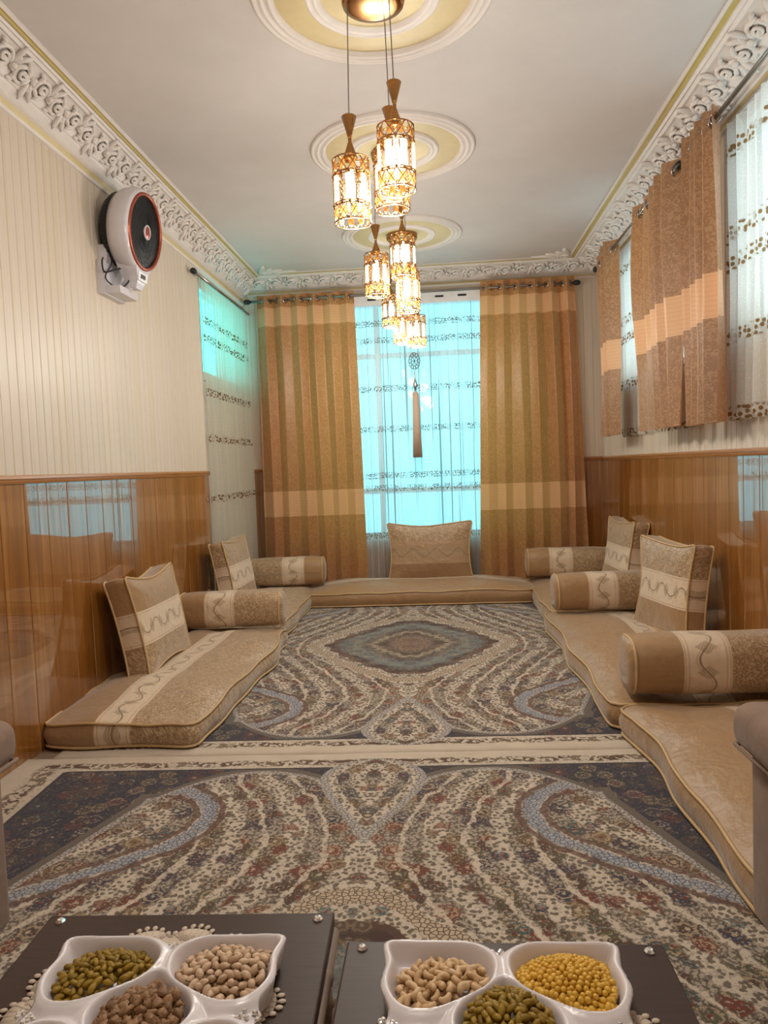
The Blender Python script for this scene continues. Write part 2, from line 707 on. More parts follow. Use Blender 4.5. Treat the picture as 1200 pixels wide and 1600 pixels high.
def planks(parent, wall, a0, a1, z0, z1, w, th, mat, name, grooves):
    """row of planks on a wall from a0 to a1 (coordinate along the wall)"""
    n = max(1, round((a1 - a0) / w))
    ww = (a1 - a0) / n
    key = (round(ww, 4), round(z1 - z0, 4), name)
    if key not in _pl:
        _pl[key] = plank_mesh(ww, z1 - z0, th, [ww * q for q in grooves], name)
    for i in range(n):
        a = a0 + i * ww
        if wall == 'L':
            loc, rz = (XL, a, z0), PI / 2
        elif wall == 'R':
            loc, rz = (XR, a + ww, z0), -PI / 2
        else:
            loc, rz = (a, YB, z0), 0
        link(name, _pl[key], mat, parent, loc, (0, 0, rz))


GR = (0.33, 0.66)
planks(wall_left, 'L', 0.1, DL[0], WAINS, 2.84, 0.2, 0.012, M_PVC, 'panel', GR)
planks(wall_left, 'L', 0.1, DL[0], 0, WAINS, 0.187, 0.012, M_WOOD, 'board', ())
for x0, x1 in ((XL, WB['x0']), (WB['x1'], XR)):
    planks(wall_back, 'B', x0, x1, WAINS, 2.9, 0.2, 0.012, M_PVC, 'panel', GR)
    planks(wall_back, 'B', x0, x1, 0, WAINS, 0.187, 0.012, M_WOOD, 'board', ())
planks(wall_back, 'B', WB['x0'], WB['x1'], 0, WB['z0'] - 0.02, 0.187, 0.012, M_WOOD, 'board', ())
planks(wall_right, 'R', 0.1, YB, 0, WAINS, 0.187, 0.012, M_WOOD, 'board', ())
planks(wall_right, 'R', 0.1, YB, WAINS, WRZ[0] - 0.02, 0.2, 0.012, M_PVC, 'panel', GR)
for a0, a1 in ((0.1, WR[1][0]), (WR[1][1], WR[0][0]), (WR[0][1], YB)):
    planks(wall_right, 'R', a0, a1, WRZ[0] - 0.02, 2.9, 0.2, 0.012, M_PVC, 'panel', GR)


def cap_rail(n, p, q, axis, sgn):
    """wainscot cap: small moulded profile along axis"""
    prof = [(0, -0.018), (0.020, -0.016), (0.024, -0.006), (0.018, 0.0), (0.026, 0.006), (0.022, 0.016), (0.012, 0.022), (0, 0.026)]
    vs_ = []
    for e in (p, q):
        for o, z in prof:
            vs_.append((XL + o, e, WAINS + z) if axis == 'L' else (XR - o, e, WAINS + z) if axis == 'R' else (e, YB - o, WAINS + z))
    m = len(prof)
    b = MB().add(vs_, [(i, i + 1, m + i + 1, m + i) for i in range(m - 1)] + [tuple(range(m)), tuple(range(2 * m - 1, m - 1, -1))])
    return struct('trim_%d' % n, b, M_CAP, 'narrow oak cap rail along the wainscot top')


cap_rail(1, 0.1, DL[0], 'L', 1)
cap_rail(2, XL, WB['x0'], 'B', 1)
cap_rail(3, WB['x1'], XR, 'B', 1)
cap_rail(4, 0.1, YB, 'R', 1)

# ---- cornice
PR_W1 = [(.235, 0), (.237, -.010), (.226, -.016)]
PR_GOLD = [(.226, -.016), (.216, -.013), (.206, -.020)]
PR_W2 = [(.206, -.020), (.199, -.012), (.191, -.027), (.183, -.021), (.174, -.037), (.162, -.034), (.132, -.050), (.092, -.084), (.066, -.118),
         (.060, -.119), (.056, -.130), (.036, -.150), (.041, -.156), (.034, -.161), (.039, -.167), (.029, -.173)]
PR_YEL = [(.029, -.173), (.022, -.182), (.016, -.196)]
PR_W3 = [(.016, -.196), (.026, -.202), (.022, -.216), (0, -.222)]


def acanthus_mesh():
    b = MB()
    pts, rr = [], []
    for i in range(22):
        t = i / 21
        a = t * 3.6 * PI + 0.4
        r = 0.046 * (1 - 0.85 * t)
        pts.append((-0.02 + r * math.cos(a), r * math.sin(a) * 0.95, 0.006 + 0.014 * t))
        rr.append(0.0095 * (1 - 0.45 * t))
    b.tube(pts, rr, 6)
    for k in range(6):
        a = 0.5 + k * 0.62
        L = 0.032 + 0.010 * ((k * 7) % 3)
        c = Vector((0.045 + 0.02 * math.cos(a), 0.012 * math.sin(a * 1.3), 0.008))
        b.ellipsoid(c + Vector((math.cos(a), math.sin(a), 0)) * L * 0.6, L, 0.0105, 0.012, 6, 4,
                    Matrix.Rotation(a, 4, 'Z') @ Matrix.Rotation(-0.3, 4, 'Y'))
    for k in range(4):
        a = 2.2 + k * 0.75
        b.ellipsoid((-0.02 + 0.058 * math.cos(a), 0.056 * math.sin(a), 0.006), 0.022, 0.009, 0.010, 6, 4, Matrix.Rotation(a + 0.6, 4, 'Z'))
    b.ellipsoid((0.045, 0.0, 0.014), 0.013, 0.013, 0.012, 6, 4)
    b.ellipsoid((0.082, -0.034, 0.008), 0.016, 0.010, 0.010, 6, 4)
    return b.mesh('acanthus_scroll', True)


ACANTHUS = acanthus_mesh()


def cornice(n, side, p, q, sx, sz, label):
    def P(o, z, e):
        o, z = o * sx, ZC + z * sz
        return (XL + o, e, z) if side == 'L' else (XR - o, e, z) if side == 'R' else (e, YB - o, z)

    def strip(prof):
        m = len(prof)
        b = MB()
        return b.add([P(o, z, e) for e in (p, q) for o, z in prof],
                     [(i, m + i, m + i + 1, i + 1) for i in range(m - 1)])
    b = strip(PR_W1)
    for pr in (PR_W2, PR_W3):
        s2 = strip(pr)
        b.add(s2.v, s2.f)
    o = struct('trim_%d' % n, b, M_WHITE, label)
    part('gold_band', strip(PR_GOLD), M_GOLDLINE, o)
    part('yellow_band', strip(PR_YEL), M_YELLOW, o)
    # carved scrolls on the cove
    a, c = Vector((.162 * sx, -.034 * sz)), Vector((.062 * sx, -.119 * sz))
    mid = (a + c) / 2
    w = (a - c).length
    dirb = (a - c).normalized()
    nrm2 = Vector((dirb.y, -dirb.x)) if dirb.x > 0 else Vector((-dirb.y, dirb.x))
    mid = mid + nrm2 * -0.004
    along = {'L': Vector((0, 1, 0)), 'R': Vector((0, 1, 0)), 'B': Vector((1, 0, 0))}[side]
    outv = {'L': Vector((1, 0, 0)), 'R': Vector((-1, 0, 0)), 'B': Vector((0, -1, 0))}[side]
    Bv = outv * dirb.x + Vector((0, 0, 1)) * dirb.y
    Nv = outv * nrm2.x + Vector((0, 0, 1)) * nrm2.y
    if Nv.z > 0:
        Nv = -Nv
    k = w / 0.118
    step = 0.128 * k
    cnt = int((q - p) / step)
    for i in range(cnt):
        e = p + (i + 0.5) * step
        base = Vector(P(0, 0, e))
        base.z = ZC
        pos_ = base + outv * mid.x + Vector((0, 0, 1)) * mid.y
        fl = -1 if i % 2 else 1
        Mx = Matrix.Identity(4)
        for r in range(3):
            Mx[r][0], Mx[r][1], Mx[r][2] = along[r] * k, Bv[r] * k * fl, Nv[r] * k
        Mx.translation = pos_
        so = link('acanthus_scroll', ACANTHUS, M_WHITE, o)
        so.matrix_local = Mx
    return o


trim_left = cornice(5, 'L', 1.2, YB, 1.0, 1.02, 'carved white cornice above the wall fan with yellow bands')
trim_back = cornice(6, 'B', XL, XR, 1.30, 0.62, 'carved white cornice above the large end window')
trim_right = cornice(7, 'R', 1.2, YB, 1.42, 0.72, 'carved white cornice above the two high side windows')


def corner_leaf(parent, x, y, sgn):
    """scrolled leaf relief lying on the ceiling at a back corner"""
    b = MB()
    for k, (ang, L, w) in enumerate(((0.10, .34, .030), (0.42, .24, .034), (0.85, .20, .034), (-0.25, .22, .026), (1.25, .26, .030))):
        c = Vector((math.cos(ang) * L * 0.5 * sgn, -math.sin(ang) * L * 0.5, 0))
        b.ellipsoid(c, L * 0.52, w, 0.016, 10, 5, Matrix.Rotation(math.atan2(-math.sin(ang), math.cos(ang) * sgn), 4, 'Z'))
    pts = [(sgn * (0.05 + 0.05 * math.cos(a) * (1 - a / 14)), -0.05 + 0.05 * math.sin(a) * (1 - a / 14), -0.01) for a in np.linspace(0, 9, 22)]
    b.tube(pts, 0.012, 6)
    part('corner_leaf', b, M_WHITE, parent, True, (x, y, ZC - 0.004))


corner_leaf(trim_back, XL + 0.26, YB - 0.30, 1)
corner_leaf(trim_back, XR - 0.34, YB - 0.30, -1)


# ---- windows and doorway
def window(n, axis, a0, a1, z0, z1, depth, verts, hors, glass, label):
    def bx(b, p, q, zz0, zz1, t0, t1):
        if axis == 'B':
            b.box(p, q, YB + depth + t0, YB + depth + t1, zz0, zz1)
        elif axis == 'R':
            b.box(XR + depth + t0, XR + depth + t1, p, q, zz0, zz1)
        else:
            b.box(XL - depth - t1, XL - depth - t0, p, q, zz0, zz1)
    fw = 0.055
    b = MB()
    bx(b, a0, a1, z0, z0 + fw, 0, .06)
    bx(b, a0, a1, z1 - fw, z1, 0, .06)
    bx(b, a0, a0 + fw, z0, z1, 0, .06)
    bx(b, a1 - fw, a1, z0, z1, 0, .06)
    o = struct('window_%d' % n, b, M_FRAME, label)
    xs = [a0 + fw] + verts + [a1 - fw]
    zs = [z0 + fw] + hors + [z1 - fw]
    for v in verts:
        m = MB()
        bx(m, v - .025, v + .025, z0 + fw, z1 - fw, .005, .055)
        part('mullion', m, M_FRAME, o)
    for h in hors:
        m = MB()
        bx(m, a0 + fw, a1 - fw, h - .025, h + .025, .008, .052)
        part('transom_bar', m, M_FRAME, o)
    for i in range(len(xs) - 1):
        for j in range(len(zs) - 1):
            m = MB()
            bx(m, xs[i], xs[i + 1], zs[j], zs[j + 1], .028, .033)
            part('pane', m, glass, o)
    return o


window(1, 'B', WB['x0'], WB['x1'], WB['z0'], WB['z1'], 0.08, [-0.55, 0.68], [0.98, 2.28], M_GLASS_BLUE, 'large end window with blue tinted panes behind sheer curtain')
window(2, 'R', WR[0][0], WR[0][1], WRZ[0], WRZ[1], 0.08, [5.45], [], M_GLASS, 'high side window near the end wall')
window(3, 'R', WR[1][0], WR[1][1], WRZ[0], WRZ[1], 0.08, [3.05], [], M_GLASS, 'high side window beside the sofa end of the room')
door = struct('door_1', MB().box(XL - .14, XL - .09, DL[0], DL[1], 0, 2.02).box(XL - .16, XL - .07, DL[0], DL[0] + .06, 0, DL[2])
              .box(XL - .16, XL - .07, DL[1] - .06, DL[1], 0, DL[2]).box(XL - .16, XL - .07, DL[0], DL[1], DL[2] - .06, DL[2])
              .box(XL - .16, XL - .07, DL[0], DL[1], 1.98, 2.05), M_FRAME, 'doorway with a lit transom behind a sheer curtain')
part('pane', MB().box(XL - .118, XL - .112, DL[0] + .06, DL[1] - .06, 2.05, DL[2] - .06), M_GLASS_GREEN, door)
part('door_panel', MB().box(XL - .09, XL - .075, DL[0] + .15, 6.3, .2, 1.9), M_FRAME, door)
part('door_panel', MB().box(XL - .09, XL - .075, 6.4, DL[1] - .15, .2, 1.9), M_FRAME, door)
part('handle', MB().tube([(XL - .09, 6.35, 1.02), (XL - .04, 6.35, 1.02), (XL - .04, 6.25, 1.02)], .01, 8), M_CHROME, door, True)

# ---- ceiling rosettes
ROS = [(-0.17, 1.25), (-0.19, 2.93), (-0.20, 4.33), (-0.225, 5.88)]  # first rosette is added out of view, for the extra pendant cluster
LBL = ['added unseen plaster ceiling rosette above the coffee tables', 'round plaster ceiling rosette, third counted from the end window', 'round plaster ceiling rosette, second counted from the end window', 'round plaster ceiling rosette closest to the end window']


def ring_prof(pts): return [(r, -h) for r, h in pts]


for (x, y), lb in zip(ROS, LBL):
    o = thing('ceiling_rosette', lb, 'ceiling rosette', (x, y, ZC), group='rosettes along the ceiling')
    part('outer_moulding', MB().lathe(ring_prof([(.47, 0), (.468, .012), (.455, .014), (.448, .006), (.438, .018), (.425, .018), (.418, .008), (.408, .02), (.392, .02), (.385, .006), (.38, .001)]), 72), M_WHITE, o, True)
    part('outer_field', MB().lathe(ring_prof([(.385, .004), (.26, .006)]), 72), M_YELLOW, o, True)
    part('inner_moulding', MB().lathe(ring_prof([(.265, .001), (.262, .014), (.25, .018), (.242, .008), (.232, .02), (.215, .02), (.208, .006), (.2, .001)]), 72), M_WHITE, o, True)
    part('inner_field', MB().lathe(ring_prof([(.205, .004), (.02, .007)]), 48), M_YELLOW, o, True)


# ------------------------------------------------------------------ carpets
RW, RL = 1.53, 1.90
HOOK = [(.80, .33), (.70, .36), (.62, .42), (.57, .50), (.56, .58), (.58, .67), (.64, .76), (.77, .87), (.92, .98), (1.08, 1.09), (1.3, 1.22), (1.55, 1.34), (1.8, 1.44)]


def rug_fields(x, y):
    """x, y arrays in rug space centred; returns two (n,3) arrays of smooth design fields"""
    X = np.abs(x)
    Y = RL - np.abs(y)
    g = np.interp(Y, [0, .25, .45, .62, .78, .88, 1.1, 1.35, 1.6, 1.75, 1.87], [.50, .42, .30, .235, .215, .23, .32, .44, .58, .645, .66])
    s = X - g
    best = np.full(X.shape, 9.0)
    sign = np.ones(X.shape)
    for (ax_, ay_), (bx_, by_) in zip(HOOK[:-1], HOOK[1:]):
        dx, dy = bx_ - ax_, by_ - ay_
        t = np.clip(((X - ax_) * dx + (Y - ay_) * dy) / (dx * dx + dy * dy), 0, 1)
        px, py = X - (ax_ + t * dx), Y - (ay_ + t * dy)
        d = np.hypot(px, py)
        cr = dx * py - dy * px
        upd = d < best - 1e-9
        sign = np.where(upd, np.where(cr < 0, -1.0, 1.0), sign)
        best = np.where(upd, d, best)
    hook = best * -sign
    k = np.clip((Y - .27) / .47, 0, 1)
    wt = np.where(Y > .27, .19 * (1 - k) ** 1.15 * (1 + .9 * k * (1 - k)), np.sqrt(np.clip(.19 ** 2 - (Y - .27) ** 2, 0, None)))
    tear = np.where(Y < .08, (.08 - Y) + X, X - wt)
    tear = np.where(Y > .74, np.maximum(tear, X + (Y - .74) * .5), tear)
    a = np.arctan2(X, (RL - Y) + 1e-6)
    med = (np.abs(X / .53) ** 1.3 + np.abs((RL - Y) / .70) ** 1.3) + .035 * np.cos(a * 22)
    Bx = np.where(X > .45, .19 + ((X - .45) / .36) ** 2 * .23, .19 + ((.45 - X) / .25) ** 2 * .09)
    Bx = np.where(X > .81, .42, Bx)
    side = np.interp(Y, [.3, .45, 1.0, 1.5, 1.87], [.83, .83, 1.03, 1.16, 1.2])
    fld = np.minimum(Y - Bx, side - X)
    return np.stack([s, hook, tear], 1), np.stack([med, fld, np.minimum(Y, (RW - X) * .62)], 1)


def mat_rug():
    g = G('persian_carpet')
    x, y, _ = g.sep(g.attr('rest'))
    s, hook, tear = g.sep(g.attr('fa'))
    med, fld, edge = g.sep(g.attr('fb'))
    X = x.abs()
    Y = y.abs()
    p2 = g.vec(X, Y)
    wob = g.noise(p2, 11.0, 3.0, 0.6) - 0.5
    curl_n = g.noise(p2, 62.0, 2.0, 0.6, 1.2)
    curl = g.ss(0.525, 0.56, curl_n)
    curl2 = g.ss(0.53, 0.57, g.noise(p2, 95.0, 2.0, 0.55, 1.5))
    pw = g.vec(X + (g.noise(p2, 40.0, 2.0) - 0.5) * 0.022, Y + (g.noise(p2, 40.0, 2.0, 0.5, 0.7) - 0.5) * 0.022)
    sd1, _ = g.vor(pw, 50.0)
    spots = 1.0 - g.ss(0.30, 0.38, sd1)
    sd2, _ = g.vor(pw, 78.0)
    spots2 = 1.0 - g.ss(0.34, 0.44, sd2)
    fd, fc = g.vor(p2, 13.0)
    r_, g_, b_ = g.sep(fc)
    cell = g.ramp(r_, [(0.0, rgb(78, 60, 48)), (.20, rgb(124, 58, 38)), (.38, rgb(88, 86, 62)), (.58, rgb(48, 54, 76)), (.74, rgb(120, 96, 62)), (.88, rgb(62, 88, 90))], True)
    fdn = fd + wob * 0.2 + (g.noise(p2, 58.0, 2.0, 0.6) - 0.5) * 0.42
    rings = ((fdn * 24.0).sin() > 0.2)
    cream = g.mix(g.noise(p2, 7.0, 2.0), rgb(196, 180, 160), rgb(220, 204, 184))
    brown = g.mix(g.noise(p2, 30.0, 2.0), rgb(74, 62, 52), rgb(112, 96, 80))
    flower = g.mix(rings, cell, g.mix(g_ > 0.45, rgb(172, 146, 116), rgb(96, 60, 44)))
    flower = g.mix(1.0 - g.ss(0.08, 0.12, fdn), flower, g.mix(b_ > 0.5, rgb(190, 166, 138), rgb(112, 48, 36)))
    fl_mask = 1.0 - g.ss(0.44, 0.52, fdn)
    # cream ground with scattered curls and some flowers
    A = g.mix(g.mx(spots * 0.9, curl * 0.35), cream, brown)
    A = g.mix((1.0 - g.ss(0.24, 0.30, fdn)) * (b_ > 0.45) * g.mx(curl2, 0.65), A, flower)
    # dense floral ground
    Bd = g.mix(g.mx(spots2 * 0.62, curl2 * 0.4), brown, cream)
    Bd = g.mix(fl_mask * (g.noise(p2, 110.0, 1.0) > 0.42), Bd, flower)
    Bd = g.mix(g.ss(0.60, 0.64, curl_n) * 0.6, Bd, rgb(62, 50, 42))
    # sweeping bands
    sb = s + wob * 0.10
    ph = (sb / 0.215 + 0.10).frac()
    band = g.ss(0.26, 0.32, ph) * (1.0 - g.ss(0.92, 0.98, ph))
    fieldc = g.mix(band, A, Bd)
    thin = 1.0 - g.ss(0.02, 0.05, (ph - 0.29).abs())
    fieldc = g.mix(thin * 0.7 * curl2, fieldc, rgb(70, 54, 44))
    thin2 = 1.0 - g.ss(0.03, 0.06, (ph - 0.63).abs())
    fieldc = g.mix(thin2 * g.mx(0.35, 1.0 - curl), fieldc, cream)
    # corner paisley
    ph2 = ((hook + wob * 0.03) / 0.15 + 0.1).frac()
    band2 = g.ss(0.40, 0.46, ph2) * (1.0 - g.ss(0.90, 0.98, ph2))
    pais = g.mix(band2, A, Bd)
    fieldc = g.mix(hook > 0.0, fieldc, pais)
    ed, _ = g.vor(p2, 62.0, 'DISTANCE_TO_EDGE')
    net = g.ss(0.06, 0.14, ed)
    blue = g.mix(net, rgb(72, 78, 94), rgb(168, 170, 176))
    hb = 1.0 - g.ss(0.022, 0.032, (hook + wob * 0.05).abs())
    fieldc = g.mix(hb * g.mx(0.55, 1.0 - curl), fieldc, blue)
    hl = 1.0 - g.ss(0.008, 0.014, ((hook + wob * 0.02).abs() - 0.045).abs())
    fieldc = g.mix(hl * 0.8, fieldc, rgb(96, 62, 50))
    # medallion
    mw = med + wob * 0.06
    mrow = g.ramp(mw / 1.5, [(0.0, rgb(128, 96, 78)), (.14, rgb(92, 66, 54)), (.24, rgb(158, 140, 118)), (.30, rgb(92, 84, 76)), (.40, rgb(112, 122, 120)), (.56, rgb(92, 104, 106)), (.62, rgb(72, 46, 40)), (.70, rgb(92, 62, 50)), (.75, rgb(176, 154, 128)), (1.0, rgb(170, 148, 122))], True)
    mrow = g.mix(mw > 1.12, mrow, A)
    mrow = g.mix(curl2 * 0.55 * (mw < 1.12), mrow, g.mix(r_ > 0.5, rgb(60, 50, 46), rgb(178, 160, 136)))
    mrow = g.mix(fl_mask * 0.35 * (mw < 1.12), mrow, flower)
    mrow = g.mix((mw > 1.26) * (mw < 1.42), mrow, g.mix(net, rgb(92, 74, 60), rgb(198, 176, 150)))
    fieldc = g.mix(mw < 1.46, fieldc, mrow)
    # tear-drop at the middle of each end
    tin = g.mix(((tear * 60.0).sin() > 0.0), A, Bd)
    bead = g.mix(net, rgb(96, 92, 96), rgb(186, 178, 168))
    # borders
    navy = g.mix(g.noise(p2, 40.0, 2.0), rgb(24, 28, 46), rgb(48, 50, 66))
    nb = g.mix(fl_mask * 0.6 * (g.noise(p2, 120.0, 1.0) > 0.46), navy, flower)
    nb = g.mix(g.ss(0.58, 0.62, curl_n) * 0.6, nb, rgb(128, 106, 84))
    taupe = 1.0 - g.ss(0.020, 0.024, (fld + 0.024).abs())
    nb = g.mix(taupe, nb, rgb(104, 92, 82))
    c = g.mix(fld > 0.0, nb, fieldc)
    fb_ = 1.0 - g.ss(0.010, 0.014, fld.abs())
    c = g.mix(fb_ * 0.9, c, bead)
    # outer cream border with scrolled flowers
    sc1 = ((X * 26.0).sin() * 0.5 + (Y * 26.0).sin() * 0.5) * 0.02
    outer = g.mix(curl * 0.35 * (edge > 0.07), cream, brown)
    om = (1.0 - g.ss(0.022, 0.034, (edge - 0.105 + sc1 * 0.7).abs())) * g.ss(0.46, 0.50, g.noise(p2, 34.0, 2.0, 0.5, 1.0))
    outer = g.mix(om, outer, g.mix(r_ > 0.5, rgb(92, 66, 50), rgb(120, 100, 78)))
    outer = g.mix(1.0 - g.ss(0.004, 0.008, (edge - 0.158).abs()), outer, rgb(44, 42, 50))
    c = g.mix((edge < 0.163) * (fld < 0.0), c, outer)
    c = g.mix(tear < 0.0, c, tin)
    c = g.mix((1.0 - g.ss(0.014, 0.020, (tear + 0.0).abs())) * (med > 1.3), c, bead)
    pile = g.noise(g.attr('rest'), 500.0, 2.0)
    c = g.mix(pile * 0.25, c, rgb(60, 48, 40))
    return g.done(g.principled(c, 0.85, spec=0.2, sheen=0.25, normal=g.bump(pile + curl2 * 0.3, 0.35, 0.004)))


M_RUG = mat_rug()


def rug(label, cx, cy, rz, z, slack):
    nx, ny = 190, 230
    xs = np.linspace(-RW, RW, nx)
    ys = np.linspace(-RL, RL, ny)
    gx, gy = np.meshgrid(xs, ys)
    gx, gy = gx.ravel(), gy.ravel()
    edge = np.minimum(RW - np.abs(gx), RL - np.abs(gy))
    gz = np.full(gx.shape, 0.010) * np.clip(edge / .012, .35, 1) + slack * np.exp(-((RL - np.abs(gy)) / .03) ** 2) * (np.sin(gx * 5.1) * .5 + np.sin(gx * 11.3 + 1) * .3 + .5)
    v = np.stack([gx, gy, gz], 1)
    fs = [(j * nx + i, j * nx + i + 1, (j + 1) * nx + i + 1, (j + 1) * nx + i) for j in range(ny - 1) for i in range(nx - 1)]
    # border skirt down to the floor
    loop = [i for i in range(nx)] + [j * nx + nx - 1 for j in range(1, ny)] + [(ny - 1) * nx + i for i in range(nx - 2, -1, -1)] + [j * nx for j in range(ny - 2, 0, -1)]
    o0 = len(v)
    low = v[loop].copy()
    low[:, 2] = 0.0
    v2 = np.concatenate([v, low])
    m = len(loop)
    fs += [(loop[k], o0 + k, o0 + (k + 1) % m, loop[(k + 1) % m]) for k in range(m)]
    me = bpy.data.meshes.new('carpet')
    me.from_pydata(v2.tolist(), [], fs)
    me.shade_smooth()
    fa, fb = rug_fields(v2[:, 0], v2[:, 1])
    set_vec(me, 'rest', v2)
    set_vec(me, 'fa', fa)
    set_vec(me, 'fb', fb)
    o = link('carpet', me, M_RUG, None, (cx, cy, z), (0, 0, rz))
    return tag(o, label, 'carpet', 'patterned carpets')


rug('patterned carpet with whole diamond medallion between the floor mattresses', -0.225, 4.938, math.radians(1.3), 0.0, 0.003)
rug('patterned carpet running under the dark coffee tables and sofas', -0.255, 3.035 - RL, math.radians(1.3), 0.0, 0.003)


# ------------------------------------------------------------------ upholstery
def rrect(L, W, r, n):
    """n points around a rounded rectangle centred at the origin, evenly spaced"""
    segs = []
    for cx, cy, a0 in ((L / 2 - r, W / 2 - r, 0), (-L / 2 + r, W / 2 - r, PI / 2), (-L / 2 + r, -W / 2 + r, PI), (L / 2 - r, -W / 2 + r, 1.5 * PI)):
        for k in range(9):
            a = a0 + PI / 2 * k / 8
            segs.append((cx + r * math.cos(a), cy + r * math.sin(a)))
    pts = np.array(segs + [segs[0]])
    d = np.concatenate([[0], np.cumsum(np.hypot(*np.diff(pts, axis=0).T))])
    t = np.linspace(0, d[-1], n, endpoint=False)
    return np.stack([np.interp(t, d, pts[:, 0]), np.interp(t, d, pts[:, 1])], 1)


def box_cushion(parent, L, W, Th, crown, mat, seed=0, wave=0.012, r=0.04, side_bulge=0.02, droop=0.0, n=112, pinch=0.0, pipe=0.0065, off=(0, 0)):
    """boxed cushion lying in xy, base at z = 0; children: cover and two pipings"""
    loop = rrect(L, W, r, n)
    rows, rest = [], []
    sd = seed * 7.31

    def deform(x, y, z):
        e = max(abs(x) / (L / 2), abs(y) / (W / 2))
        q = noise.noise(Vector((x * 3.1 + sd, y * 3.1, z * 4)))
        q2 = noise.noise(Vector((x * 7 + sd, y * 7 + 3, z * 6)))
        nx_ = x + wave * 1.3 * q * (abs(x) / (L / 2)) ** 3 * (1 if x > 0 else -1)
        ny_ = y + wave * 1.6 * noise.noise(Vector((x * 2.3 + sd, 5, 1))) * (abs(y) / (W / 2)) ** 2 * (1 if y > 0 else -1)
        cx_, cy_ = abs(x) / (L / 2), abs(y) / (W / 2)
        if pinch:
            nx_ -= math.copysign(pinch * (1 - cy_ ** 2) * cx_ ** 4, x)
            ny_ -= math.copysign(pinch * 1.1 * (1 - cx_ ** 2) * cy_ ** 4, y)
        nz_ = z
        if z > Th * 0.3:
            nz_ += wave * (0.9 * q + 0.35 * q2) * min(1, z / Th)
        return nx_, ny_, max(0.0, nz_)

    def ring(sc, z, out=0.0):
        P = []
        for x, y in loop:
            X, Y = x * sc, y * sc
            if out:
                l = math.hypot(x / L, y / W)
                X += out * (x / (L / 2)) ** 3
                Y += out * (y / (W / 2)) ** 3
            P.append(deform(X, Y, z))
            rest.append((X + off[0], Y + off[1], z))
        rows.append(P)
    caps = [0.02, 0.25, 0.45, 0.62, 0.76, 0.87, 0.945, 0.98]
    hgt = lambda sc: crown * (1 - sc ** 3.2)
    for sc in caps[2:]:
        ring(sc, max(0.0, 0.006 * sc ** 8))
    ring(1.0, 0.012)
    for k in (0.2, 0.4, 0.6, 0.8):
        ring(1.0, 0.012 + (Th - 0.012) * k, side_bulge * math.sin(PI * k))
    top_i = len(rows)
    ring(1.0, Th)
    for sc in reversed(caps):
        ring(sc, Th + hgt(sc))
    v = [p for P in rows for p in P]
    fs = []
    for i in range(len(rows) - 1):
        for k in range(n):
            fs.append((i * n + k, i * n + (k + 1) % n, (i + 1) * n + (k + 1) % n, (i + 1) * n + k))
    fs.append(tuple(range(n - 1, -1, -1)))
    fs.append(tuple((len(rows) - 1) * n + k for k in range(n)))
    me = bpy.data.meshes.new('cover')
    me.from_pydata(v, [], fs)
    me.shade_smooth()
    set_vec(me, 'rest', rest)
    o = link('cover', me, mat, parent)
    bot_i = len(caps) - 2
    for i in (top_i, bot_i):
        P = [Vector(p) for p in rows[i]]
        c = Vector((0, 0, 0))
        if i == bot_i:
            P = [Vector((p.x, p.y, max(p.z, 0.008))) for p in P]
        b = MB().tube([p + Vector((p.x / L * .008, p.y / W * .008, 0)) for p in P], pipe, 6, closed=True)
        part('piping', b, M_PIPE, parent, True)
    return o


# mattresses: local x along the length, local y: band coordinate (front edge at +W/2)
FAB_MAT = mat_fabric('mattress_fabric', 1, 0, -0.10, 0.06)
FAB_MAT_R = mat_fabric('mattress_fabric_reversed', 1, 0, -0.14, 0.02, flip=True)


def mattress(label, cx, cy, L, W, rz, mat, seed, Th=0.115, crown=0.06, wave=0.016):
    o = thing('floor_mattress', label, 'mattress', (cx, cy, 0.011), (0, 0, rz), 'floor mattresses around the carpet')
    box_cushion(o, L, W, Th, crown, mat, seed, wave, r=0.05, side_bulge=0.015, n=150)
    return o


# front edge faces the middle of the room: +y local
mattress('tan floor mattress with a cream wave band under the wall fan', -1.435, 4.02, 1.86, 0.72, -PI / 2 - 0.02, FAB_MAT, 1, wave=0.03)
mattress('short tan floor mattress between the sheer doorway curtain and end window', -1.47, 5.86, 1.74, 0.64, -PI / 2, FAB_MAT, 2)
mattress('tan floor mattress lying beneath the end window', -0.215, 6.60, 1.98, 0.66, PI, FAB_MAT_R, 3, Th=0.12, crown=0.07)
mattress('tan floor mattress in the corner beside the end window, next to the side wall', 1.14, 6.12, 1.60, 0.74, PI / 2, FAB_MAT_R, 4)
mattress('tan floor mattress below the short gold curtain with black finial', 1.125, 4.27, 2.02, 0.78, PI / 2, FAB_MAT_R, 5, crown=0.075, wave=0.022)
mattress('tan floor mattress ending against the taupe sofa arm', 1.16, 2.53, 1.40, 0.75, PI / 2 + 0.015, FAB_MAT_R, 6, crown=0.075, wave=0.024)

# upright back cushions: local x width, local y height, z thickness (front = top)
FAB_CU = mat_fabric('cushion_fabric', 1, 0, -0.10, 0.08, flip=True)
FAB_CU_R = mat_fabric('cushion_fabric_reversed', 1, 0, -0.09, 0.09, flip=False)
FAB_CU_B = mat_fabric('cushion_fabric_backlit', 1, 0, -0.10, 0.10, flip=False, plain=rgb(146, 112, 78), crm=(rgb(160, 130, 98), rgb(178, 148, 114)))  # tan and cream darkened to paint in the backlit shade


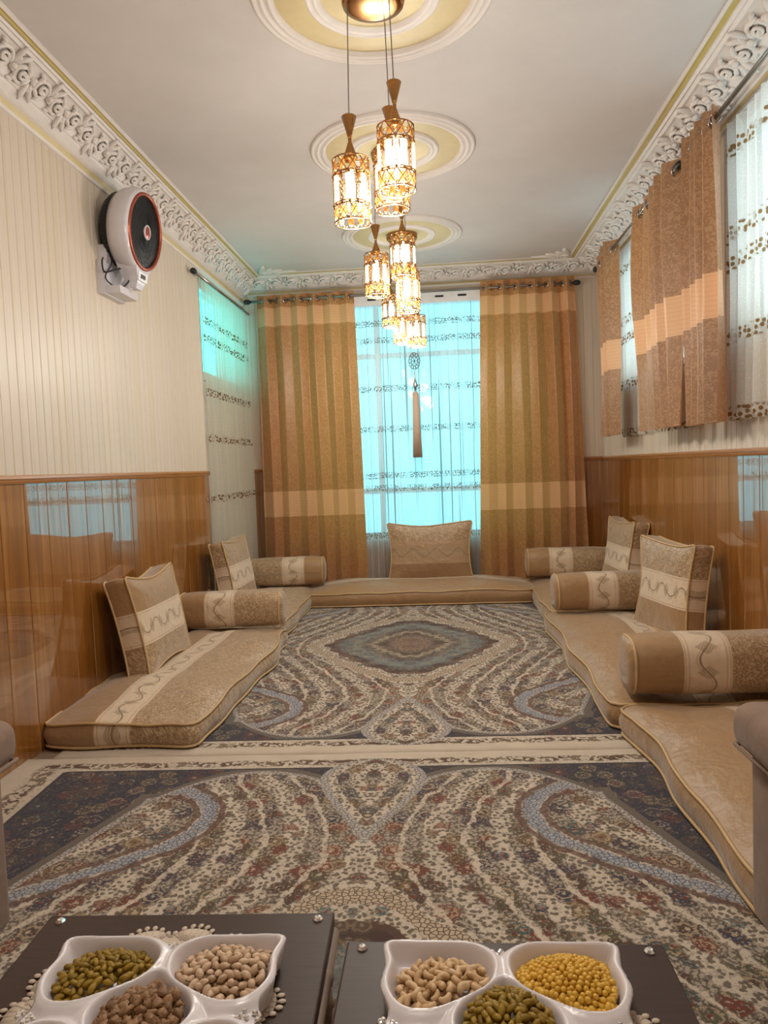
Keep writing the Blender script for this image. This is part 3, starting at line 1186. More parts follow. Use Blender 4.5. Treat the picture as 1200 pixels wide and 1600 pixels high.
def cushion(label, foot, facing, tilt, W, Hh, Th, mat, seed):
    """foot: point under the middle of the front face bottom edge; facing: yaw of outward normal"""
    n = Vector((math.cos(facing), math.sin(facing), 0))
    rt = Vector((0, 0, 1)).cross(n)
    up = (Vector((0, 0, 1)) * math.cos(tilt) - n * math.sin(tilt))
    nn = rt.cross(up)
    o = thing('back_cushion', label, 'cushion', foot, group='upright cushions on the mattresses')
    Mx = Matrix.Identity(4)
    for k in range(3):
        Mx[k][0], Mx[k][1], Mx[k][2] = rt[k], up[k], nn[k]
    Mx.translation = Vector(foot) + up * (Hh / 2) - nn * Th
    o.matrix_world = Mx
    box_cushion(o, W, Hh, Th, 0.035, mat, seed, 0.010, r=0.025, side_bulge=0.008, n=112, pinch=0.035, pipe=0.006)
    return o


cushion('boxed tan cushion with cream wave band leaning on wainscot under wall fan', (-1.535, 4.01, 0.155), 0.0, 0.20, 0.66, 0.54, 0.13, FAB_CU, 11)
cushion('boxed tan cushion leaning beside the sheer doorway curtain', (-1.53, 5.66, 0.15), 0.0, 0.16, 0.66, 0.56, 0.12, FAB_CU_R, 12)
cushion('boxed tan cushion standing in front of the end window sheer', (-0.10, 6.64, 0.150), -PI / 2, 0.10, 0.77, 0.55, 0.13, FAB_CU_B, 13)
cushion('boxed tan cushion leaning in the corner beside the end window wainscot', (1.33, 5.86, 0.165), PI + 0.04, 0.14, 0.70, 0.58, 0.12, FAB_CU_R, 14)
cushion('boxed tan cushion leaning on wainscot below the curtain with black finial', (1.255, 4.38, 0.17), PI + 0.18, 0.11, 0.64, 0.56, 0.12, FAB_CU_R, 15)

# bolsters: local x axis along the roll
FAB_BO = mat_fabric('bolster_fabric', 0, 1, -0.16, 0.04)


def bolster(label, cx, cy, cz, L, R, rz, flipx, seed):
    o = thing('bolster', label, 'bolster', (cx, cy, cz), (0, 0, rz + (PI if flipx else 0)), group='bolsters lying across the mattresses')
    n, rows, rest = 40, [], []
    xs = [-L / 2 + 0.0, -L / 2, -L / 2 + .012, -L / 2 + .04] + [(-.5 + k / 14) * L for k in range(1, 14)] + [L / 2 - .04, L / 2 - .012, L / 2, L / 2]
    for i, x in enumerate(xs):
        end = i in (0, len(xs) - 1)
        rr = R * (1 - 0.10 * abs(x / (L / 2)) ** 6)
        rr = rr * (0.55 if end else 1.0)
        xx = x + (math.copysign(0.012, x) if end else 0)
        P = []
        for k in range(n):
            a = 2 * PI * k / n
            c_, s_ = math.cos(a), math.sin(a)
            q = 1 / (abs(c_) ** 2.9 + abs(s_) ** 2.9) ** (1 / 2.9)
            q *= 1 + 0.03 * noise.noise(Vector((x * 5 + seed * 3.3, c_ * 1.2, s_ * 1.2)))
            P.append((xx, rr * q * c_ * 1.04, max(-R * 0.93, rr * q * s_)))
            rest.append((xx, a * R, 0.0))
        rows.append(P)
    v = [p for P in rows for p in P]
    fs = [(i * n + k, i * n + (k + 1) % n, (i + 1) * n + (k + 1) % n, (i + 1) * n + k) for i in range(len(rows) - 1) for k in range(n)]
    fs.append(tuple(range(n - 1, -1, -1)))
    fs.append(tuple((len(rows) - 1) * n + k for k in range(n)))
    me = bpy.data.meshes.new('cover')
    me.from_pydata(v, [], fs)
    me.shade_smooth()
    set_vec(me, 'rest', rest)
    link('cover', me, FAB_BO, o)
    for i, sgn in ((2, -1), (len(rows) - 3, 1)):
        part('piping', MB().tube([Vector(p) * 1.0 + Vector((0, p[1] * .012, p[2] * .012)) for p in rows[i]], 0.006, 6, closed=True), M_PIPE, o, True)
    return o


bolster('tan bolster lying where the two mattresses under the wall fan side meet', -1.44, 4.90, 0.285, 0.70, 0.122, 0.05, False, 1)
bolster('tan bolster lying at the doorway end beside the gold end curtain', -1.395, 6.58, 0.30, 0.66, 0.128, 0.06, True, 2)
bolster('tan bolster lying at the foot of the gold curtain in the window corner', 1.11, 6.63, 0.31, 0.70, 0.128, -0.05, False, 3)
bolster('tan bolster lying where the corner mattress meets the next one along the side windows', 1.14, 5.17, 0.30, 0.74, 0.13, 0.06, False, 4)
bolster('tan bolster lying between mattresses next to the taupe sofa', 1.17, 3.30, 0.30, 0.74, 0.13, 0.02, False, 5)

# ------------------------------------------------------------------ curtains
CB_BACK = mat_curtain('gold_curtain_long', [(0.78, 1.02), (2.56, 2.73)])
CB_SIDE = mat_curtain('gold_curtain_short', [(1.88, 2.10)], (rgb(150, 114, 82), rgb(184, 150, 114)), 0.12)


def curtain_mesh(p0, p1, z0, z1, folds, amp, nrm, squeeze_top=1.0, squeeze_bot=1.0, seed=0, shape=1.0, topwave=0.0, hem=0.0, nz=26, lean=0.0):
    p0, p1, nrm = Vector(p0), Vector(p1), Vector(nrm)
    d = p1 - p0
    L = d.length
    ns = int(folds * 14) + 1
    v, rest = [], []
    for j in range(nz + 1):
        t = j / nz
        z = z1 + (z0 - z1) * t
        sq = squeeze_top + (squeeze_bot - squeeze_top) * t
        for i in range(ns):
            s = i / (ns - 1)
            w = noise.noise(Vector((s * folds * 0.7 + seed * 9.1, t * 0.8, seed)))
            ph = s * folds * 2 * PI + w * 2.6 * t + seed
            a = amp * (0.8 + 0.9 * noise.noise(Vector((s * folds * 0.5, t * 1.4, seed + 4))))
            y = a * math.sin(ph)
            if shape > 1:
                y = a * math.copysign(abs(math.sin(ph)) ** (1 / shape), math.sin(ph))
            ss_ = 0.5 + (s - 0.5) * sq + 0.25 / folds * math.sin(2 * ph) * 0.35 * 0.5 + lean * t
            zz = z
            if j == 0:
                zz += topwave * math.sin(ph)
            if j == nz:
                zz += hem * math.sin(ph * 1.0 + 1)
            p = p0 + d * ss_ + nrm * (y + 0.02 * t * w)
            v.append((p.x, p.y, zz))
            rest.append((s * L * 1.7, zz, 0.0))
    fs = [(j * ns + i, j * ns + i + 1, (j + 1) * ns + i + 1, (j + 1) * ns + i) for j in range(nz) for i in range(ns - 1)]
    me = bpy.data.meshes.new('fabric')
    me.from_pydata(v, [], fs)
    me.shade_smooth()
    set_vec(me, 'rest', rest)
    return me


def curtain(name, label, mat, p0, p1, z0, z1, folds, amp, nrm, grommets=None, group=None, **k):
    o = thing(name, label, 'curtain', ((p0[0] + p1[0]) / 2, (p0[1] + p1[1]) / 2, z0), group=group)
    me = curtain_mesh(p0, p1, z0, z1, folds, amp, nrm, **k)
    f = link('fabric', me, mat, o)
    f.matrix_parent_inverse = Matrix.Translation(-o.location)
    if grommets:
        d = Vector(p1) - Vector(p0)
        sqt = k.get('squeeze_top', 1.0)
        k0 = math.ceil(k.get('seed', 0) / PI + 0.02)
        for i in range(int(folds * 2) + 1):
            s = ((k0 + i) * PI - k.get('seed', 0)) / (2 * PI * folds)
            if s > 0.995:
                break
            s = 0.5 + (s - 0.5) * sqt
            c = Vector(p0) + d * s
            ang = math.atan2(d.y, d.x) + (0.9 if i % 2 else -0.9)
            ring = [(0.026 * math.cos(q) * math.cos(ang), 0.026 * math.cos(q) * math.sin(ang), 0.026 * math.sin(q)) for q in np.linspace(0, 2 * PI, 15)[:-1]]
            g_ = part('grommet', MB().tube(ring, 0.005, 5, closed=True), M_CHROME, o, True)
            g_.location = Vector((c.x, c.y, grommets)) - o.location
    return o


RODZ = 2.795
curtain('window_curtain', 'long gold curtain on the doorway side of the end window', CB_BACK, (-1.68, 6.86, 0), (-0.70, 6.86, 0), 0.02, 2.845, 6.0, 0.040, (0, 1, 0),
        grommets=RODZ, group='long gold curtains at the end window', seed=1, squeeze_top=0.93, squeeze_bot=1.0, lean=0.0, topwave=0.012)
curtain('window_curtain', 'long gold curtain on the corner side of the end window near the high side windows', CB_BACK, (0.36, 6.86, 0), (1.37, 6.86, 0), 0.02, 2.865, 6.0, 0.040, (0, 1, 0),
        grommets=RODZ + 0.01, group='long gold curtains at the end window', seed=2.3, squeeze_top=0.84, squeeze_bot=1.0, lean=0.0, topwave=0.012)
SH_BACK = mat_sheer('sheer_back', (2.57, 2.41, 1.96, 1.58, 1.14, 1.02, 0.57), 0.60, 52.0, 10.0, 0.034, 0.5)
SH_SIDE = mat_sheer('sheer_side', (2.70, 2.30, 2.16, 1.80, 1.42), 0.62, 34.0, 7.0, 0.042, 0.06, rgb(140, 108, 70))
SH_DOOR = mat_sheer('sheer_door', (2.42, 2.28, 1.86, 1.5, 1.02), 0.72, 40.0, 8.0, 0.035, 0.15, rgb(120, 82, 42), rgb(218, 210, 192))
curtain('sheer_curtain', 'white embroidered sheer across the end window', SH_BACK, (-1.2, 6.992, 0), (0.98, 6.992, 0), 0.03, 2.726, 34, 0.014, (0, 1, 0), seed=3)
curtain('sheer_curtain', 'greenish lit embroidered sheer over the doorway beside the wall fan', SH_DOOR, (-1.775, 5.66, 0), (-1.775, 6.98, 0), 0.03, 2.72, 17, 0.014, (1, 0, 0), seed=4)
XC = 1.43
curtain('window_curtain', 'narrow short gold curtain at the corner end of the side window nearer the end wall', CB_SIDE, (XC - .085, 6.17, 0), (XC - .085, 5.66, 0), 1.39, 2.83, 4, 0.05, (-1, 0, 0), grommets=2.77, group='short gold curtains at the side windows', seed=5, squeeze_bot=0.9)
curtain('sheer_curtain', 'embroidered sheer across the high side window nearer the end wall', SH_SIDE, (XC + .082, 6.195, 0), (XC + .082, 4.5, 0), 1.39, 2.84, 22, 0.016, (-1, 0, 0), seed=6, hem=0.012)
curtain('window_curtain', 'short gold curtain with round eyelets and black finial beside it', CB_SIDE, (XC - .085, 5.00, 0), (XC - .085, 4.225, 0), 1.38, 2.83, 4.5, 0.055, (-1, 0, 0), grommets=2.77, group='short gold curtains at the side windows', seed=7.4)
curtain('window_curtain', 'short gold curtain adjoining the sheer of the side window nearer the sofa', CB_SIDE, (XC - .055, 4.135, 0), (XC - .055, 3.66, 0), 1.37, 2.875, 4, 0.045, (-1, 0, 0), grommets=2.815, group='short gold curtains at the side windows', seed=8.2, squeeze_top=0.8)
curtain('sheer_curtain', 'embroidered sheer across the high side window nearer the sofa', SH_SIDE, (XC + .06, 3.90, 0), (XC + .06, 2.0, 0), 1.39, 2.82, 20, 0.025, (-1, 0, 0), seed=9, hem=0.014)


def rod(label, p0, p1, ends=(True, True), brackets=(), wall=None):
    o = thing('curtain_rod', label, 'curtain rod', p0)
    a, c = Vector(p0), Vector(p1)
    part('pole', MB().tube([Vector((0, 0, 0)), c - a], 0.012, 10), M_CHROME, o, True)
    d = (c - a).normalized()
    for e, pt in zip(ends, (Vector((0, 0, 0)), c - a)):
        if e:
            sg = -1 if pt.length < 0.01 else 1
            q = d * sg
            part('finial', MB().tube([pt, pt + q * .01, pt + q * .03, pt + q * .05, pt + q * .06], [.014, .022, .024, .02, .008], 10), M_DARK, o, True)
    for f, w, *rise in brackets:
        pt = (c - a) * f
        up_ = Vector((0, 0, rise[0] if rise else 0))
        path = [pt, pt + up_, pt + up_ + Vector(w)] if rise else [pt, pt + Vector(w)]
        part('bracket', MB().tube(path, 0.009, 8), M_FRAME, o, True)
    return o


rod('metal curtain rod above the end window', (-1.70, 6.86, RODZ), (1.27, 6.86, RODZ + .01), (True, True), [(0.03, (0, .18, 0)), (0.52, (0, .195, 0), .052), (0.97, (0, .18, 0))])
rod('short curtain rod with black end over the sheer doorway', (-1.765, 5.48, 2.72), (-1.765, 7.036, 2.72), (True, False), [(0.07, (-.055, 0, 0)), (0.985, (-.055, 0, 0))])
rod('curtain rod with black finial over the side window nearer the end wall', (XC - .085, 4.205, 2.77), (XC - .085, 6.26, 2.77), (True, True), [(0.005, (.185, 0, 0)), (0.981, (.185, 0, 0))])
rod('curtain rod over the side window nearer the sofa', (XC - .055, 1.88, 2.815), (XC - .055, 4.17, 2.815), (True, False), [(0.03, (.155, 0, 0)), (0.995, (.155, 0, 0))])

trk = thing('curtain_track', 'white slotted curtain track box above the end window sheer', 'curtain track', (-0.11, 6.955, 2.72))
part('track_box', MB().box(-1.1, 1.1, 0.0, 0.096, 0.0, 0.10), M_FRAME, trk)
for k in range(9):
    part('slot', MB().box(-0.92 + k * .21, -0.84 + k * .21, -0.004, 0.002, 0.045, 0.062), M_DARK, trk)

# hanging tassel
M_PEWTER = simple('dark_pewter', rgb(96, 104, 100), 0.4, 0.6)
ta = thing('tassel_ornament', 'hanging beige tassel with openwork disc in front of the sheer', 'tassel', (-0.188, 6.846, 1.29))
part('cord', MB().tube([(0, 0, 1.515), (0, 0, .97)], .0018, 5).tube([(0, .014 + .0145 * math.cos(q), 1.512 + .0145 * math.sin(q)) for q in np.linspace(0, 2 * PI, 11)[:-1]], .0018, 4, closed=True).tube([(0, 0, .80), (0, 0, .72)], .002, 5), M_GREYCORD, ta)
b = MB()
for r_, n_ in ((.058, 26), (.034, 18)):
    b.tube([(r_ * .85 * math.cos(q), 0, .885 + r_ * 1.3 * math.sin(q)) for q in np.linspace(0, 2 * PI, n_ + 1)[:-1]], .0035, 5, closed=True)
for k in range(12):
    q = 2 * PI * k / 12
    cx_, cz_ = .046 * .85 * math.cos(q), .885 + .046 * 1.3 * math.sin(q)
    b.tube([(cx_ + .014 * math.cos(w), 0, cz_ + .016 * math.sin(w)) for w in np.linspace(0, 2 * PI, 9)[:-1]], .003, 4, closed=True)
for k in range(6):
    q = 2 * PI * k / 6
    b.tube([(0, 0, .885), (.034 * .85 * math.cos(q), 0, .885 + .034 * 1.3 * math.sin(q))], .003, 4)
part('openwork_disc', b, M_PEWTER, ta, True)
part('bead', MB().lathe([(.001, .80), (.008, .77), (.004, .74), (.013, .70), (.022, .665), (.010, .63), (.004, .60)], 10), M_CHROME, ta, True)
part('tassel_head', MB().lathe([(.004, .615), (.018, .60), (.028, .585), (.028, .55)], 16), simple('tassel_beige', rgb(166, 142, 122), 0.7), ta, True)
b = MB()
for k in range(26):
    q = 2 * PI * k / 26
    b.tube([(.024 * math.cos(q), .024 * math.sin(q), .57), (.030 * math.cos(q), .030 * math.sin(q), .28), (.040 * math.cos(q), .040 * math.sin(q), 0)], .0052, 5)
b.lathe([(.022, .56), (.034, .0)], 16)
tk = part('tassel_strands', b, simple('tassel_thread', rgb(178, 152, 132), 0.75), ta, True)

# ------------------------------------------------------------------ chandeliers
SH_R, SH_H = 0.070, 0.24


def ringpts(r, z, n=28): return [(r * math.cos(q), r * math.sin(q), z) for q in np.linspace(0, 2 * PI, n + 1)[:-1]]


def shade_frame_mesh():
    b = MB()
    for z, t in ((0, .003), (.058, .0028), (.068, .0022), (.168, .0022), (.178, .0028), (.236, .003)):
        b.tube(ringpts(SH_R, z), t, 5, closed=True)
    for z0, z1 in ((0, .058), (.178, .236)):
        for k in range(10):
            for sg in (1, -1):
                pts = []
                for t in np.linspace(0, 1, 5):
                    q = 2 * PI * (k + sg * t * 0.9) / 10
                    pts.append((SH_R * math.cos(q), SH_R * math.sin(q), z0 + (z1 - z0) * t))
                b.tube(pts, .002, 4)
    for k in range(7):
        q0 = 2 * PI * (k + 0.5) / 7
        for sg in (1, -1):
            b.tube([(SH_R * math.cos(q0 + sg * .08 * math.sin(t * 5 * PI)), SH_R * math.sin(q0 + sg * .08 * math.sin(t * 5 * PI)), .068 + .10 * t) for t in np.linspace(0, 1, 16)], .0018, 4)
    for k in range(14):
        q = 2 * PI * k / 14
        for z in (.063, .173):
            b.ellipsoid((SH_R * math.cos(q), SH_R * math.sin(q), z), .006, .006, .006, 6, 4)
    for k in range(5):
        q = 2 * PI * k / 5
        b.tube([(.02 * math.cos(q), .02 * math.sin(q), .240), (SH_R * math.cos(q), SH_R * math.sin(q), .236)], .0025, 4)
    return b.mesh('shade_frame', True)


def beads_mesh(z):
    b = MB()
    for k in range(10):
        q = 2 * PI * (k + .5) / 10
        b.ellipsoid((.0665 * math.cos(q), .0665 * math.sin(q), z), .0045, .014, .022, 6, 4, Matrix.Rotation(q, 4, 'Z'))
    return b.mesh('crystal_bead_band')


def bar_mesh():
    b = MB()
    w, th, h = .015, .006, .049
    prof = [(-w, 0), (-w * .5, th), (w * .5, th), (w, 0), (w * .5, -th * .5), (-w * .5, -th * .5)]
    n = len(prof)
    for z0, z1, in ((-h, h),):
        b.add([(y, x, z0) for x, y in prof] + [(y, x, z1) for x, y in prof] + [(0, 0, -h - .006), (0, 0, h + .006)],
              [(i, (i + 1) % n, n + (i + 1) % n, n + i) for i in range(n)] + [((i + 1) % n, i, 2 * n) for i in range(n)] + [(n + i, n + (i + 1) % n, 2 * n + 1) for i in range(n)])
    return b.mesh('crystal_bar')


FR_ME, BAR_ME = shade_frame_mesh(), bar_mesh()
BD_LO, BD_HI = beads_mesh(.029), beads_mesh(.207)
CONE_ME = MB().lathe([(.001, .236), (.030, .238), (.028, .246), (.010, .298), (.0095, .302), (.007, .304), (.007, .326), (.0095, .328), (.0095, .332), (.029, .400), (.027, .402), (.003, .398)], 24).mesh('lamp_cone', True)
BULB_ME = MB().lathe([(.001, .082), (.009, .086), (.014, .10), (.014, .15), (.010, .172), (.009, .20), (.001, .202)], 12).mesh('bulb', True)
for me_, mt_ in ((FR_ME, M_GOLD), (BAR_ME, M_CRYSTAL), (BD_LO, M_AMBER), (BD_HI, M_AMBER), (CONE_ME, M_GOLD), (BULB_ME, M_BULB)):
    me_.materials.append(mt_)
CANOPY_ME = MB().lathe([(.001, -.034), (.09, -.036), (.118, -.030), (.122, -.018), (.122, 0)], 40).mesh('canopy', True)
CANOPY_ME.materials.append(M_GOLD)


def chandelier(label, cx, cy, pend):
    o = thing('pendant_chandelier', label, 'chandelier', (cx, cy, ZC - 0.008), group='crystal pendant clusters along the ceiling')
    link('canopy', CANOPY_ME, None, o)
    for (x, y, zb) in pend:
        lz = zb - (ZC - 0.008)
        part('cord', MB().tube([((x - cx) * .9, (y - cy) * .9, -.03), (x - cx, y - cy, lz + .40)], .0022, 6), M_GREYCORD, o)
        p = link('lamp_cone', CONE_ME, None, o, (x - cx, y - cy, lz), (0, 0, random.random() * 3))
        link('shade_frame', FR_ME, None, p)
        link('crystal_bead_band', BD_LO, None, p)
        link('crystal_bead_band', BD_HI, None, p)
        link('bulb', BULB_ME, None, p)
        for k in range(7):
            q = 2 * PI * k / 7
            link('crystal_bar', BAR_ME, None, p, (.066 * math.cos(q), .066 * math.sin(q), .118), (0, 0, q))
        d = bpy.data.lights.new('bulb_light', 'POINT')
        d.energy = LAMP_W
        d.color = (1.0, 0.94, 0.85)
        d.shadow_soft_size = 0.05
        l = bpy.data.objects.new('bulb_light', d)
        COL.objects.link(l)
        l.parent = p
        l.location = (0, 0, -0.035)
    return o


chandelier('added unseen cluster of three gold crystal pendants above the coffee tables', -0.17, 1.25, [(-.28, 1.22, 2.25), (-.10, 1.20, 2.30), (-.14, 1.38, 2.34)])  # extra cluster added out of view to brighten tables and near carpet
chandelier('three gold crystal pendants, third cluster counted from the end window', -0.19, 2.93, [(-.298, 2.90, 2.158), (-.120, 2.88, 2.262), (-.15, 3.06, 2.252)])
chandelier('three gold crystal pendants, second cluster counted from the end window', -0.205, 4.36, [(-.32, 4.36, 2.212), (-.162, 4.32, 2.30), (-.146, 4.44, 2.13)])
chandelier('three gold crystal pendants, the cluster closest to the end window', -0.225, 5.87, [(-.33, 5.85, 2.308), (-.252, 5.95, 2.19), (-.133, 5.82, 2.14)])

# ------------------------------------------------------------------ wall fan
FN = Vector((0.985, -0.04, -0.13)).normalized()
FUP = (Vector((0, 0, 1)) - FN * FN.z).normalized()
FRT = FUP.cross(FN)
fan = thing('wall_fan', 'white and black wall fan with copper ring on the panelled wall', 'fan', (XL, 4.05, 2.2))
FC = Vector((-1.615, 4.10, 2.575))
FM = Matrix.Identity(4)
for k in range(3):
    FM[k][0], FM[k][1], FM[k][2] = FRT[k], FUP[k], FN[k] * .85
FM.translation = FC


def fpart(name, mb, mat, smooth=True, parent=None):
    mb.v = [tuple(FM @ Vector(p) - Vector((XL, 4.05, 2.2))) for p in mb.v]
    return part(name, mb, mat, parent or fan, smooth)


fpart('housing', MB().lathe([(.175, -.125), (.205, -.118), (.226, -.08), (.232, -.03), (.228, .012), (.218, .026), (.206, .030), (.200, .02), (.20, -.11), (.175, -.125)], 56), M_FANWHITE)
fpart('copper_ring', MB().lathe([(.210, .027), (.206, .038), (.194, .040), (.188, .030), (.19, .022)], 56), M_COPPER)
b = MB().lathe([(.001, .036), (.06, .035), (.12, .030), (.19, .020)], 48)
for k in range(72):
    q = 2 * PI * k / 72
    b.tube([(.036 * math.cos(q), .036 * math.sin(q), .041), (.11 * math.cos(q + .12), .11 * math.sin(q + .12), .038), (.188 * math.cos(q + .3), .188 * math.sin(q + .3), .027)], .0013, 3, cap=False)
for r_ in (.07, .105, .14, .17):
    b.tube([(r_ * math.cos(q), r_ * math.sin(q), .042 - r_ * .06) for q in np.linspace(0, 2 * PI, 49)[:-1]], .0014, 3, closed=True)
fg = fpart('front_grille', b, M_DARK)
fpart('hub_rim', MB().lathe([(.040, .036), (.040, .046), (.034, .049), (.032, .044)], 28), M_FANWHITE)
fpart('hub_cap', MB().lathe([(.001, .052), (.02, .051), (.033, .045)], 28), M_COPPER)
b = MB().lathe([(.20, -.11), (.20, -.145), (.17, -.185), (.10, -.205), (.001, -.208)], 48)
for k in range(60):
    q = 2 * PI * k / 60
    b.tube([(.203 * math.cos(q), .203 * math.sin(q), -.112), (.202 * math.cos(q), .202 * math.sin(q), -.148), (.172 * math.cos(q), .172 * math.sin(q), -.188)], .0015, 3, cap=False)
fpart('back_grille', b, M_DARK)
# chin with control panel (tapering below the ring)
b = MB()
rows = []
for t, w, d0, d1 in ((-.195, .105, -.10, .030), (-.225, .088, -.09, .030), (-.255, .066, -.075, .028), (-.285, .052, -.06, .022), (-.315, .045, -.05, .012)):
    rows.append([(-w, t, d0), (-w * 1.02, t, (d0 + d1) / 2), (-w * .85, t, d1), (w * .85, t, d1), (w * 1.02, t, (d0 + d1) / 2), (w, t, d0)])
v = [p for r in rows for p in r]
fs = [(i * 6 + k, i * 6 + (k + 1) % 6, (i + 1) * 6 + (k + 1) % 6, (i + 1) * 6 + k) for i in range(4) for k in range(6)] + [tuple(range(6)), tuple(range(29, 23, -1))]
fpart('chin', MB().add(v, fs), M_FANWHITE, False)
fpart('control_panel', MB().box(-.055, .055, -.272, -.222, .029, .034), M_FRAME, False)
fpart('button', MB().box(-.028, .028, -.257, -.235, .033, .037), M_DARK, False)
o0 = Vector((XL, 4.05, 2.2))
part('wall_bracket', MB().box(.045, .13, -.10, .13, .015, .055).box(.012, .05, -.12, .15, .008, .19), M_FANWHITE, fan)
b = MB().tube([(.09, .03, .045), (.12, .03, .08), (.17, .03, .13)], [.034, .032, .03], 14)
part('swivel_neck', b, M_FANWHITE, fan, True)
cord = [(.07, -.07, .24), (.09, -.10, .17), (.06, -.12, .09), (.10, -.05, .05), (.14, .0, .10), (.12, -.02, .16), (.08, -.07, .14), (.06, -.13, .12), (.06, -.15, .17), (.055, -.12, .20)]
cc = []
for i in range(len(cord) - 1):
    for t in np.linspace(0, 1, 5)[:-1]:
        p_ = [Vector(cord[max(0, min(len(cord) - 1, i + k))]) for k in (-1, 0, 1, 2)]
        cc.append(0.5 * ((2 * p_[1]) + (p_[2] - p_[0]) * t + (2 * p_[0] - 5 * p_[1] + 4 * p_[2] - p_[3]) * t * t + (3 * p_[1] - p_[0] - 3 * p_[2] + p_[3]) * t ** 3))
part('power_cord', MB().tube(cc, .0045, 6), M_DARK, fan, True)
part('plug', MB().lathe([(.001, .0), (.022, .004), (.024, .03), (.012, .05), (.001, .055)], 14, Matrix.Translation((.05, -.04, .235)) @ Matrix.Rotation(PI / 2, 4, 'Y')), M_DARK, fan, True)
so = thing('wall_socket', 'white wall socket behind the wall fan', 'socket', (XL + .05, 4.01, 2.435))
part('plate', MB().box(-.038, .008, -.045, .045, -.045, .045), M_FANWHITE, so)
part('socket_face', MB().lathe([(.001, .012), (.03, .012), (.032, .006)], 20, Matrix.Rotation(PI / 2, 4, 'Y')), M_FANWHITE, so)

# ------------------------------------------------------------------ sofas


def soft_box(x0, x1, y0, y1, z0, z1, r, seg=4, puff=0.0):
    bm = bmesh.new()
    bmesh.ops.create_cube(bm, size=1.0)
    for v_ in bm.verts:
        v_.co = Vector(((x0 + x1) / 2 + v_.co.x * (x1 - x0), (y0 + y1) / 2 + v_.co.y * (y1 - y0), (z0 + z1) / 2 + v_.co.z * (z1 - z0)))
    bmesh.ops.bevel(bm, geom=bm.edges[:], offset=r, segments=seg, affect='EDGES', profile=0.5)
    bm.verts.index_update()
    b = MB()
    b.add([v_.co[:] for v_ in bm.verts], [[v_.index for v_ in f.verts] for f in bm.faces])
    bm.free()
    return b


def sofa(label, side):
    """side=+1: stands at the right wall facing -x; -1: left wall facing +x. front at local x=0, depth +x*side"""
    X0 = 0.715 if side > 0 else -1.105
    o = thing('sofa', label, 'sofa', (X0, 0.75, 0.0105))
    dep = 0.78 if side > 0 else 0.66
    E = 1.03 if side > 0 else 0.97     # far end (local y)
    def bx(xa, xb, *r):
        xs = sorted((xa * side, xb * side))
        return (xs[0], xs[1]) + r
    part('base', soft_box(*bx(.01, dep, -1.0, E - .02, .09, .30), .02), M_VELVET, o, True)
    for ya, yb in ((E - .22, E), (-1.0, -.78)):
        a = part('arm', soft_box(*bx(.0, dep, ya, yb, .085, .52), .03), M_VELVET, o, True)
        part('arm_pad', soft_box(*bx(-.04, dep, ya - .025, yb + .02, .50, .615), .045, 5), M_VELVET, a, True)
        loop = [(-.028 * side, ya - .01, .505), (dep * side, ya - .01, .505), (dep * side, yb + .008, .505), (-.028 * side, yb + .008, .505)]
        part('welt', MB().tube(loop, .006, 6, closed=True), M_VELVET, a, True)
    part('backrest', soft_box(*bx(dep - .2, dep, -.80, E - .2, .28, .88), .06, 5), M_VELVET, o, True)
    for ya, yb in ((-.78, .02), (.02, E - .22)):
        part('seat_cushion', soft_box(*bx(-.02, dep - .18, ya, yb, .29, .46), .045, 5), M_VELVET, o, True)
    for xx in (.06, dep - .06):
        for yy in (-.94, E - .08):
            part('leg', MB().lathe([(.02, 0), (.03, .09)], 12, Matrix.Translation((xx * side, yy, 0.0)), caps=True), M_DARK, o, True)
    return o


sofa('taupe velvet sofa beside the high side windows, arm against a mattress', 1)
sofa('taupe velvet sofa along the wall fan side, only its arm edge showing', -1)


# ------------------------------------------------------------------ coffee tables
TZ = 0.45


def coffee_table(label, x0, x1, y1, rz):
    D = 0.46
    cx, cy = (x0 + x1) / 2, y1 - D / 2
    W = x1 - x0
    o = thing('coffee_table', label, 'table', (cx, cy, 0.0105), (0, 0, rz), 'pair of small dark coffee tables')
    zt = TZ - 0.0105
    part('tabletop', soft_box(-W / 2, W / 2, -D / 2, D / 2, zt - .022, zt, .003, 2), M_TABLE, o)
    for sx in (-1, 1):
        for sy in (-1, 1):
            part('leg', MB().lathe([(.012, 0), (.014, .01), (.014, .12), (.018, .125), (.018, .14), (.014, .145), (.015, .28), (.019, .285), (.019, .30), (.015, .305), (.015, zt - .022)], 12,
                                   Matrix.Translation((sx * (W / 2 - .02), sy * (D / 2 - .03), 0)), caps=True), M_POLE, o, True)
            part('stud', MB().lathe([(.0085, 0), (.0085, .002), (.005, .0055), (.001, .006)], 8, Matrix.Translation((sx * (W / 2 - .026), sy * (D / 2 - .02), zt))), M_GEM, o)
        rp = [(sx * (W / 2 - .004), -D / 2 + .005, zt - .034), (sx * (W / 2 - .004), -.10, zt - .034), (sx * (W / 2 - .004), -.095, zt - .034), (sx * (W / 2 - .004), -.085, zt - .034), (sx * (W / 2 - .004), -.08, zt - .034),
              (sx * (W / 2 - .004), .10, zt - .034), (sx * (W / 2 - .004), .105, zt - .034), (sx * (W / 2 - .004), .115, zt - .034), (sx * (W / 2 - .004), .12, zt - .034), (sx * (W / 2 - .004), D / 2 - .005, zt - .034)]
        part('side_rail', MB().tube(rp, [.012, .012, .0145, .0145, .012, .012, .0145, .0145, .012, .012], 12), M_POLE, o, True)
    for sy in (-1, 1):
        part('apron', MB().box(-W / 2 + .03, W / 2 - .03, sy * (D / 2 - .03) - .008, sy * (D / 2 - .03) + .008, zt - .07, zt - .022), M_TABLE, o)
    return o


coffee_table('small dark coffee table holding the tray with pistachios', -0.695, -0.197, 1.203, 0.03)
coffee_table('small dark coffee table holding the tray with yellow chickpeas', -0.172, 0.325, 1.135, 0.0)


